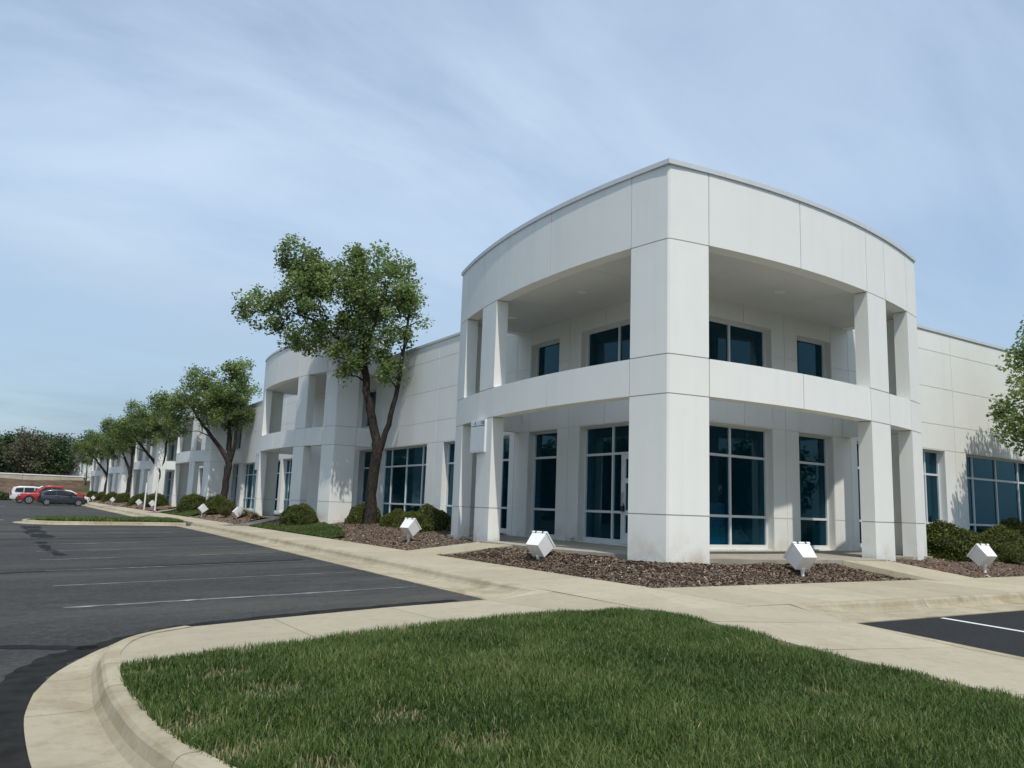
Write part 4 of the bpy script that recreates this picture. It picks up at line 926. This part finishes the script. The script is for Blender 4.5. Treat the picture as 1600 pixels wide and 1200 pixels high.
# dry tufts at the second tower
R = np.random.default_rng(55)
for (x, y, s, lb) in ((-.55, 27.6, 1.0, 'dry grass tuft beside floodlight at the second tower prow'), (-.5, 25.6, .7, 'low dry grass tuft by the second tower porch'), (-.2, 32.6, 1.0, 'dry grass tuft beyond the second tower prow')):
    n = 900; th = R.uniform(0, 2 * np.pi, n); l = R.uniform(.25, .62, n) * s; el = R.uniform(.35, 1.45, n); b = R.normal(0, .07, (n, 2)) * s; P = np.empty((n, 3, 3)); w = .010
    P[:, 0] = np.stack([b[:, 0] - np.sin(th) * w, b[:, 1] + np.cos(th) * w, np.zeros(n)], -1); P[:, 1] = np.stack([b[:, 0] + np.sin(th) * w, b[:, 1] - np.cos(th) * w, np.zeros(n)], -1); P[:, 2] = np.stack([b[:, 0] + np.cos(th) * l * np.cos(el), b[:, 1] + np.sin(th) * l * np.cos(el), l * np.sin(el)], -1)
    o = np_mesh('grass_tuft', P.reshape(-1, 3), np.arange(3 * n).reshape(-1, 3), M['tuft'], np.clip(R.normal(.45, .25, n), 0, 1)); o.location = (x, y, -.08); tag(o, lb, 'grass tuft', 'dry grass tufts')

# ------------------------------------------------------------------ floodlights
def rot_mb(mb, mat3):
    mb.v = [tuple(mat3 @ Vector(p)) for p in mb.v]; return mb
def floodlight():
    t = empty('floodlight')
    R3 = Matrix.Translation((0, 0, .33)) @ Matrix.Rotation(math.radians(-42), 4, 'Y')      # lens side tips up towards local +X
    s = .185; h = MB()
    pro = [(-s, -s * .8), (-s, s * .8), (s * .9, s), (s * .9, -s)]
    h.add([(-s * .9, -s * .86, -s * .86), (-s * .9, s * .86, -s * .86), (-s * .9, s * .86, s * .86), (-s * .9, -s * .86, s * .86), (s * .82, -s, -s), (s * .82, s, -s), (s * .82, s, s), (s * .82, -s, s)], [(0, 3, 2, 1), (4, 5, 6, 7), (0, 1, 5, 4), (1, 2, 6, 5), (2, 3, 7, 6), (3, 0, 4, 7)])
    rot_mb(h, R3).build('housing', M['white'], t)
    d = MB(); q = s * 1.07
    for a in ((-q, q, -q, -q + .03), (-q, q, q - .03, q), (-q, -q + .03, -q + .03, q - .03), (q - .03, q, -q + .03, q - .03)): d.box(s * .825, s * .825 + .035, a[0], a[1], a[2], a[3])
    rot_mb(d, R3).build('door_frame', M['white'], t)
    g = MB(); g.box(s * .83, s * .83 + .012, -q + .03, q - .03, -q + .03, q - .03); rot_mb(g, R3).build('lens', M['lens'], t)
    for a in (-.09, .09):
        c = MB(); c.box(s * .78, s * .825 + .04, a - .014, a + .014, q, q + .012); rot_mb(c, R3).build('clip', M['dark'], t)
    k = MB(); k.cyl((-.02, 0, .12), (0, 1, 0), .035, .07, 14); k.tube([(-.02, 0, .11), (-.04, 0, .23)], [.03, .035], 10); k.build('knuckle', M['white'], t)
    p = MB(); p.tube([(-.02, 0, -.12), (-.02, 0, .09)], .033, 12); p.tube([(-.02, 0, .085), (-.02, 0, .105)], .045, 12); p.build('post', M['white'], t)
    return t
fl0 = floodlight()
FLS = [(-.92, 2.67, -.10, 0, 'white box floodlight on the mulch left of the corner pier'), (2.5, -.9, -.09, math.pi / 2, 'white box floodlight on the mulch right of the corner pier'), (8.98, -.85, -.09, math.pi / 2, 'white box floodlight before the clipped shrubs under the right wall'), (-.45, 9.7, -.04, .1, 'white box floodlight before the large round shrub under ribbon windows'),
       (-.8, 27.6, -.05, 0, 'white box floodlight beside the dry tuft at the second tower'), (-.8, 35.4, -.05, 0, 'white box floodlight between the second and third towers'), (-.8, 53.2, -.05, 0, 'white box floodlight between the two white marker posts'), (-.8, 60.2, -.05, 0, 'white box floodlight just past the marker posts'), (-.8, 79, -.05, 0, 'white box floodlight before the fifth tower'), (-.8, 86.5, -.05, 0, 'white box floodlight before the round shrubs of the fifth tower'), (-.8, 100, -.05, 0, 'far white box floodlight near the parked grey car')]
for k, (x, y, z, rz, lb) in enumerate(FLS):
    o = fl0 if k == 0 else copy_tree(fl0); o.location = (x, y, z - .07); o.rotation_euler.z = rz + (0.25 if k in (0, 3) else -.2 if k < 3 else 0); tag(o, lb, 'floodlight', 'box floodlights along the beds')
# marker posts
for (x, y, h, lb) in ((-1.2, 54.0, 1.75, 'short thin white marker post by the far bed'), (-1.2, 49.0, 2.45, 'tall thin white marker post by the far bed')):
    mb = MB(); mb.box(-.045, .045, -.045, .045, -.2, h - .05); mb.prism([(-.055, -.055), (.055, -.055), (.055, .055), (-.055, .055)], h - .05, h); mb.tube([(0, 0, h), (0, 0, h + .05)], [.05, .005], 4)
    o = mb.build('marker_post', M['white']); o.location = (x, y, -.1); tag(o, lb, 'post', 'white marker posts')
# suite signs on the towers
def text(body, size, parent, loc, rot, mat, name='lettering'):
    c = bpy.data.curves.new(name, 'FONT'); c.body = body; c.size = size; c.extrude = .002; c.align_x = 'CENTER'; c.align_y = 'CENTER'
    o = bpy.data.objects.new(name, c); COL.objects.link(o); o.parent = parent; o.location = loc; o.rotation_euler = rot; c.materials.append(M[mat])
    dg = bpy.context.evaluated_depsgraph_get(); me = bpy.data.meshes.new_from_object(o.evaluated_get(dg)); n = bpy.data.objects.new(name, me); COL.objects.link(n)
    n.parent = parent; n.location = loc; n.rotation_euler = rot; bpy.data.objects.remove(o); return n
sg = tag(empty('suite_sign', (-.10, 6.70, 2.22)), 'white suite sign box with small number on the porch column', 'sign', 'suite sign boxes on the towers')
mb = MB(); mb.box(-.03, .06, -.36, .36, 0, .82); mb.build('box', M['white'], sg)
mb = MB(); mb.box(-.036, -.0305, -.335, .335, .025, .655); mb.build('face', M['signface'], sg)
mb = MB(); mb.box(-.036, -.0305, -.335, .335, .675, .80); mb.build('header', M['signface'], sg)
mb = MB(); mb.box(-.034, -.0303, -.335, .335, .657, .672); mb.build('line', M['ink'], sg)
mb = MB(); vs = [(-.038, .13 + .028 * math.cos(a), .725 + .028 * math.sin(a)) for a in np.linspace(math.pi * .85, math.pi * 2.15, 12)] + [(-.038, .13, .785)]; mb.add(vs, [tuple(range(len(vs)))]); mb.build('drop_mark', M['ink'], sg)
text('718', .115, sg, (-.040, -.24, .735), (math.pi / 2, 0, -math.pi / 2), 'ink')
mb = MB(); mb.box(.06, .13, -.30, -.26, .2, .62); mb.build('bracket', M['steel'], sg)
for k, y0 in enumerate(PROWS):
    c = copy_tree(sg)
    for ch in list(c.children):
        if ch.name.startswith('lettering'): bpy.data.objects.remove(ch)
    c.location = (-.0, y0 - (.3 if k == 0 else 6.1), 2.22); c['label'] = 'white suite sign box hung on the %s tower' % ['second', 'third', 'fourth', 'fifth', 'sixth', 'seventh'][k]
# paper cup by the entrance
cu = tag(empty('paper_cup', (2.42, 6.06, FL)), 'white paper cup left on the porch floor beside the entrance', 'cup')
MB().tube([(0, 0, 0), (0, 0, .13)], [.030, .042], 16).build('cup_body', M['cup'], cu, True); MB().tube([(0, 0, .065), (0, 0, .085)], [.0365, .0390], 16, False).build('sleeve', M['ink'], cu, True)
MB().tube([(0, 0, .13), (0, 0, .138), (0, 0, .148)], [.046, .046, .038], 16).build('lid', M['white'], cu, True); MB().tube([(.01, 0, .14), (.02, .01, .21)], .004, 6).build('straw', M['white'], cu)

# ------------------------------------------------------------------ vehicles
def loft(sec, name, mat, parent, smooth=True):
    """sec: list of cross-section rings (same count) -> closed skin"""
    m = len(sec[0]); vs = [p for s in sec for p in s]; fs = []
    for i in range(len(sec) - 1):
        for j in range(m): fs.append((i * m + j, i * m + (j + 1) % m, (i + 1) * m + (j + 1) % m, (i + 1) * m + j))
    fs += [tuple(range(m))[::-1], tuple(range((len(sec) - 1) * m, len(sec) * m))]
    o = MB().add(vs, fs).build(name, mat, parent, smooth)
    return o
def ring(x, hw, z0, z1, tum=.05, n=5):
    """rounded rectangle section at x: half width hw, from z0 to z1"""
    r_ = min(.10, (z1 - z0) * .3); P = []
    for sy, sz, a0 in ((1, 1, 0), (-1, 1, 90), (-1, -1, 180), (1, -1, 270)):
        cy, cz = sy * (hw - (tum if sz > 0 else 0.02) - r_), (z1 - r_ if sz > 0 else z0 + r_)
        for k in range(n):
            a = math.radians(a0 + 90 * k / (n - 1)); P.append((x, cy + r_ * math.cos(a), cz + r_ * math.sin(a)))
    return P
def vehicle(name, label, loc, rz, paint, body, cabin, axles, wr, hw, glass_rows, lamps, bed_=None, pillars=()):
    t = tag(empty(name, loc, rz), label, 'car', None)
    loft([ring(x, hw * w, z0, z1) for x, w, z0, z1 in body], 'body', M[paint], t)
    c = loft([ring(x, hw * w, z0, z1, .16) for x, w, z0, z1 in cabin], 'cabin', M[paint], t)
    for s in (-1, 1):
        for P in glass_rows:      # side windows: polygons in (x,z), leaning with the cabin
            zt = max(p[1] for p in P); zb = min(p[1] for p in P)
            q = [(x, s * (hw * .955 + .012 - (z - zb) * .27), z) for x, z in P]; q2 = [(a, b - s * .03, c_) for a, b, c_ in q]; n = len(q)
            MB().add(q + q2, [tuple(range(n)), tuple(range(n, 2 * n))[::-1]] + [(i, (i + 1) % n, n + (i + 1) % n, n + i) for i in range(n)]).build('side_window', M['cglass'], t)
    for nm, (xa, za_, xb, zb_, wa, wb) in (('windshield', lamps['ws']), ('rear_window', lamps['rw'])):
        d = .015 if nm == 'windshield' else -.015
        MB().add([(xa + d, -wa, za_ + .012), (xa + d, wa, za_ + .012), (xb + d, wb, zb_ + .012), (xb + d, -wb, zb_ + .012)], [(0, 1, 2, 3)]).build(nm, M['cglass'], t)
    for ax in axles:
        for s in (-1, 1):
            y = s * (hw - .10)
            wh = MB().cyl((ax, y, wr), (0, 1, 0), wr, .21, 28).build('wheel', M['tyre'], t)
            rm = MB(); rm.cyl((ax, y + s * .100, wr), (0, 1, 0), wr * .66, .03, 24)
            rm.build('rim', M['rim'], wh)
            hb = MB()
            for k in range(5):
                a = 2 * math.pi * k / 5; hb.add([(ax + math.cos(a + da) * rr, y + s * .1165, wr + math.sin(a + da) * rr) for rr, da in ((wr * .22, -.3), (wr * .58, -.22), (wr * .58, .22), (wr * .22, .3))], [(0, 1, 2, 3)])
            hb.build('rim_gap', M['dark'], wh)
            ar = MB(); n = 14; R0, R1 = wr * 1.02, wr * 1.16; vs = []
            for k in range(n + 1):
                a = math.pi * k / n; vs += [(ax + R0 * math.cos(a), s * (hw + .006), wr + R0 * math.sin(a)), (ax + R1 * math.cos(a), s * (hw + .006), wr + R1 * math.sin(a))]
            ar.add(vs, [(2 * k, 2 * k + 1, 2 * k + 3, 2 * k + 2) for k in range(n)]); ar.build('wheel_arch', M['dark'], t)
    for s in (-1, 1):
        x, z, w, h = lamps['head']; MB().box(x - .10, x + .015, min(s * (hw - w), s * (hw - .03)), max(s * (hw - w), s * (hw - .03)), z, z + h).build('headlight', M['lclr'], t)
        x, z, w, h = lamps['tail']; MB().box(x - .012, x + .10, min(s * (hw - w), s * (hw - .005)), max(s * (hw - w), s * (hw - .005)), z, z + h).build('tail_light', M['lred'], t)
        x, z = lamps['mirror']; MB().box(x - .07, x + .05, min(s * hw * .97, s * (hw + .15)), max(s * hw * .97, s * (hw + .15)), z, z + .13).build('mirror', M[paint], t)
        for x in lamps['handles']: MB().box(x - .09, x + .09, min(s * (hw - .01), s * (hw + .022)), max(s * (hw - .01), s * (hw + .022)), lamps['hz'], lamps['hz'] + .03).build('door_handle', M['dark'], t)
    if bed_:
        x0, x1, z0 = bed_; MB().box(x0 + .06, x1 - .06, -hw + .16, hw - .16, z0 - .004, z0 + .008).build('cargo_bed', M['dark'], t)
    MB().box(body[0][0] - .03, body[0][0] + .12, -hw * .86, hw * .86, .30, .44).build('rear_bumper', M['dark'], t); MB().box(body[-1][0] - .12, body[-1][0] + .02, -hw * .84, hw * .84, .28, .42).build('front_bumper', M['dark'], t)
    return t
HATCH = dict(body=[(-2.0, .80, .42, .80), (-1.93, .92, .30, .96), (-1.6, .98, .22, 1.0), (-.6, 1, .20, .98), (.5, 1, .20, .95), (1.1, .99, .20, .92), (1.6, .95, .22, .84), (1.88, .86, .28, .72), (2.0, .70, .36, .60)],
             cabin=[(-1.9, .80, .88, 1.02), (-1.65, .86, .88, 1.28), (-1.2, .88, .88, 1.42), (-.5, .89, .88, 1.47), (.1, .88, .88, 1.43), (.6, .87, .86, 1.22), (1.15, .84, .84, .95)],
             axles=(-1.27, 1.28), wr=.31, hw=.85, glass_rows=[[(-1.62, 1.02), (-1.45, 1.20), (-.95, 1.34), (-.62, 1.36), (-.62, 1.0)], [(-.54, 1.0), (-.54, 1.36), (-.1, 1.36), (.28, 1.25), (.82, .98)]],
             lamps=dict(ws=(.22, 1.36, 1.08, .97, .52, .66), rw=(-1.45, 1.36, -1.88, 1.0, .5, .62), head=(1.86, .66, .32, .12), tail=(-1.96, .78, .2, .2), mirror=(.62, .98), handles=(-.45, .45), hz=.84))
PICK = dict(body=[(-2.85, .93, .50, 1.06), (-2.8, .98, .42, 1.10), (-1.0, 1, .36, 1.12), (.0, 1, .34, 1.10), (1.3, 1, .34, 1.10), (1.9, 1, .36, 1.08), (2.5, .97, .38, 1.02), (2.75, .90, .42, .92), (2.82, .8, .48, .84)],
            cabin=[(-1.0, .88, 1.0, 1.72), (-.8, .90, 1.0, 1.83), (.2, .90, 1.0, 1.86), (.75, .89, 1.0, 1.78), (1.1, .88, 1.0, 1.45), (1.6, .86, 1.0, 1.14)],
            axles=(-1.75, 1.85), wr=.40, hw=.95, glass_rows=[[(-.82, 1.2), (-.78, 1.66), (.0, 1.70), (.0, 1.18)], [(.08, 1.18), (.08, 1.70), (.6, 1.66), (1.12, 1.22), (1.12, 1.16)]],
            lamps=dict(ws=(.78, 1.74, 1.52, 1.18, .6, .74), rw=(-1.0, 1.68, -1.02, 1.24, .6, .66), head=(2.72, .76, .36, .18), tail=(-2.83, .74, .18, .34), mirror=(1.0, 1.16), handles=(-.5, .5), hz=1.04), bed_=(-2.8, -1.06, 1.12))
SUV = dict(body=[(-2.35, .90, .46, 1.0), (-2.28, .97, .36, 1.08), (-1.0, 1, .32, 1.06), (.6, 1, .32, 1.04), (1.5, .99, .34, 1.02), (2.05, .95, .36, .95), (2.28, .86, .42, .84), (2.35, .76, .48, .76)],
           cabin=[(-2.25, .84, .98, 1.18), (-2.1, .88, .98, 1.60), (-1.6, .9, .98, 1.72), (-.4, .9, .98, 1.74), (.2, .89, .98, 1.68), (.7, .88, .98, 1.42), (1.25, .86, .96, 1.08)],
           axles=(-1.42, 1.42), wr=.36, hw=.93, glass_rows=[[(-1.95, 1.18), (-1.85, 1.5), (-1.2, 1.58), (-1.2, 1.14)], [(-1.12, 1.14), (-1.12, 1.58), (-.25, 1.58), (-.25, 1.12)], [(-.17, 1.12), (-.17, 1.58), (.2, 1.54), (.82, 1.12)]],
           lamps=dict(ws=(.3, 1.62, 1.15, 1.1, .58, .72), rw=(-2.12, 1.58, -2.27, 1.18, .55, .66), head=(2.24, .74, .34, .14), tail=(-2.31, .86, .2, .28), mirror=(.72, 1.08), handles=(-.65, .3), hz=.96))
gz = lambda x, y: za(x, y) + .004
vehicle('parked_hatchback', 'dark grey hatchback parked in front of the red pickup', (-5.47, 73.9, gz(-5.5, 74)), 0, 'grey', **HATCH)
vehicle('parked_pickup', 'red crew cab pickup truck parked beyond the grey hatchback', (-6.15, 80.0, gz(-6, 80)), math.pi, 'red', **PICK)
vehicle('parked_suv', 'white sport utility car showing its red tail light beyond the red pickup', (-7.25, 86.2, gz(-7, 86)), 0, 'cwhite', **SUV)
vehicle('parked_pickup', 'white pickup truck with tall cab parked behind the white sport utility car', (-5.9, 92.2, gz(-6, 92)), 0, 'cwhite', **PICK)
vehicle('parked_hatchback', 'white small car whose sloping windshield shows over the red pickup bed', (-4.4, 84.0, gz(-4, 84)), 0, 'cwhite', **HATCH)

# ------------------------------------------------------------------ far background
bank_ = MB(); xs_ = np.linspace(-70, 0.5, 60); prof = [(109, -.5), (110.5, -.3), (113, .6), (117, 1.7), (121, 2.35), (126, 2.5), (170, 2.6)]
vs = [(x, y + 1.2 * math.sin(x * .17), z + .18 * math.sin(x * .31 + y)) for y, z in prof for x in xs_]; n = len(xs_)
bank_.add(vs, [(j * n + i, j * n + i + 1, (j + 1) * n + i + 1, (j + 1) * n + i) for j in range(len(prof) - 1) for i in range(n - 1)]); bank_.build('earth_bank', M['bank'], None, True)['kind'] = 'structure'
rw = tag(empty('retaining_wall', (-35, 131, 2.2)), 'long low cream concrete wall with white coping above the bank', 'wall')
for k in range(14):
    MB().box(-33 + k * 5, -33 + k * 5 + 4.96, 0, .3, 0, .95).build('panel', M['cream'], rw); MB().box(-33 + k * 5, -33 + k * 5 + 4.97, -.06, .36, .952, 1.12).build('coping', M['white'], rw)
far = tag(empty('white_block', (8, 168, 0)), 'plain white windowless block beyond the end of the long front', 'building')
MB().box(-9.1, 8, -6, 14, -.5, 8.3).build('wall', M['wall'], far); MB().box(-9.2, 8.1, -6.1, 14.1, 8.302, 8.5).build('coping', M['coping'], far)
# hedge at the end of the lot
R = np.random.default_rng(61); n = 26000; C = np.stack([R.uniform(-40, -9.2, n), 107.2 + R.uniform(-.7, .7, n), R.uniform(-.5, .55, n)], -1); C[:, 2] += .10 * np.sin(C[:, 0] * 2.1); V, F = leaf_quads(C, .16, R)
tag(np_mesh('hedge', V, F, M['wood1'], np.clip(R.normal(.45, .25, n), 0, 1)), 'low dark clipped hedge at the end of the parking lot', 'hedge')
def wood_tree(seed, n=5200, leaf=.55, H=11., r=3.6):
    R = np.random.default_rng(seed); mb = MB(); mb.tube([(0, 0, -.5), (.1, 0, 3), (0, .2, 6), (.2, 0, H * .85)], [.28, .22, .16, .04], 7); C = []
    for k in range(26):
        v = R.normal(size=3); v /= np.linalg.norm(v); v *= R.uniform(.4, 1); c = np.array([v[0] * r, v[1] * r, H * .50 + v[2] * H * .46]); mb.tube([(0, .1, min(H * .8, max(2, c[2] - 1.5))), tuple(c)], [.07, .02], 4, False)
        C.append(np.clip(R.normal(size=(n // 26, 3)), -1.9, 1.9) * np.array([.85, .85, .75]) + c)
    C = np.concatenate(C); V, F = leaf_quads(C, leaf, R); return mb, V, F, np.clip(R.normal(.45, .22, len(C)) + np.repeat(R.normal(0, .12, 26), n // 26), 0, 1)
WD = []
for k in range(3):
    mb, V, F, T = wood_tree(71 + k, leaf=(.5, .42, .46)[k]); t = empty('wood_tree'); mb.build('trunk', M['bark'], t); np_mesh('crown', V, F, M['wood2' if k == 1 else 'wood1'], T, parent=t); WD.append([t, False])
R = np.random.default_rng(81)
spots = [(x, 150 + R.uniform(-3, 3), .95) for x in (-46, -40, -34, -28, -23, -18)] + [(-12.8, 141, .72), (-8.2, 138, .78), (-3.2, 146, .76), (-14.8, 152, .86), (-10.5, 158, .92), (-6, 162, .86), (-1.5, 160, .90), (3, 176, 1.0), (-4, 182, 1.05), (-9, 184, 1.0), (-15, 186, 1.05), (-21, 188, 1.1), (-30, 186, 1.1), (-52, 155, 1.0)]
for i, (x, y, s) in enumerate(spots):
    k = 1 if i in (7, 12) else (0, 2)[i % 2]; o, used = WD[k]
    if used: o = copy_tree(o)
    WD[k][1] = True; o.location = (x, y, 2.3); o.rotation_euler.z = R.uniform(0, 6); o.scale = (s, s, s * R.uniform(.92, 1.05))
    tag(o, 'brownish half-leafed tree of the wood behind the bank' if k == 1 else 'dark green leafy tree of the wood behind the bank', 'tree', 'brownish trees of the wood' if k == 1 else 'green trees of the wood behind the bank')

R = np.random.default_rng(91)
REFL = [(-46 + R.uniform(-3, 3), y, R.uniform(.85, 1.15)) for y in range(-40, 150, 6)] + [(x, -50 + R.uniform(-3, 3), R.uniform(.85, 1.15)) for x in range(-38, 75, 6)]
for x, y, s in REFL:
    o = copy_tree(WD[(0, 2)[int(abs(x)) % 2]][0]); o.location = (x, y, -1.0); o.rotation_euler.z = x; o.scale = (s, s, s)
    tag(o, 'green tree across the parking lot, mirrored in the porch windows', 'tree', 'trees across the lot mirrored in the glass')
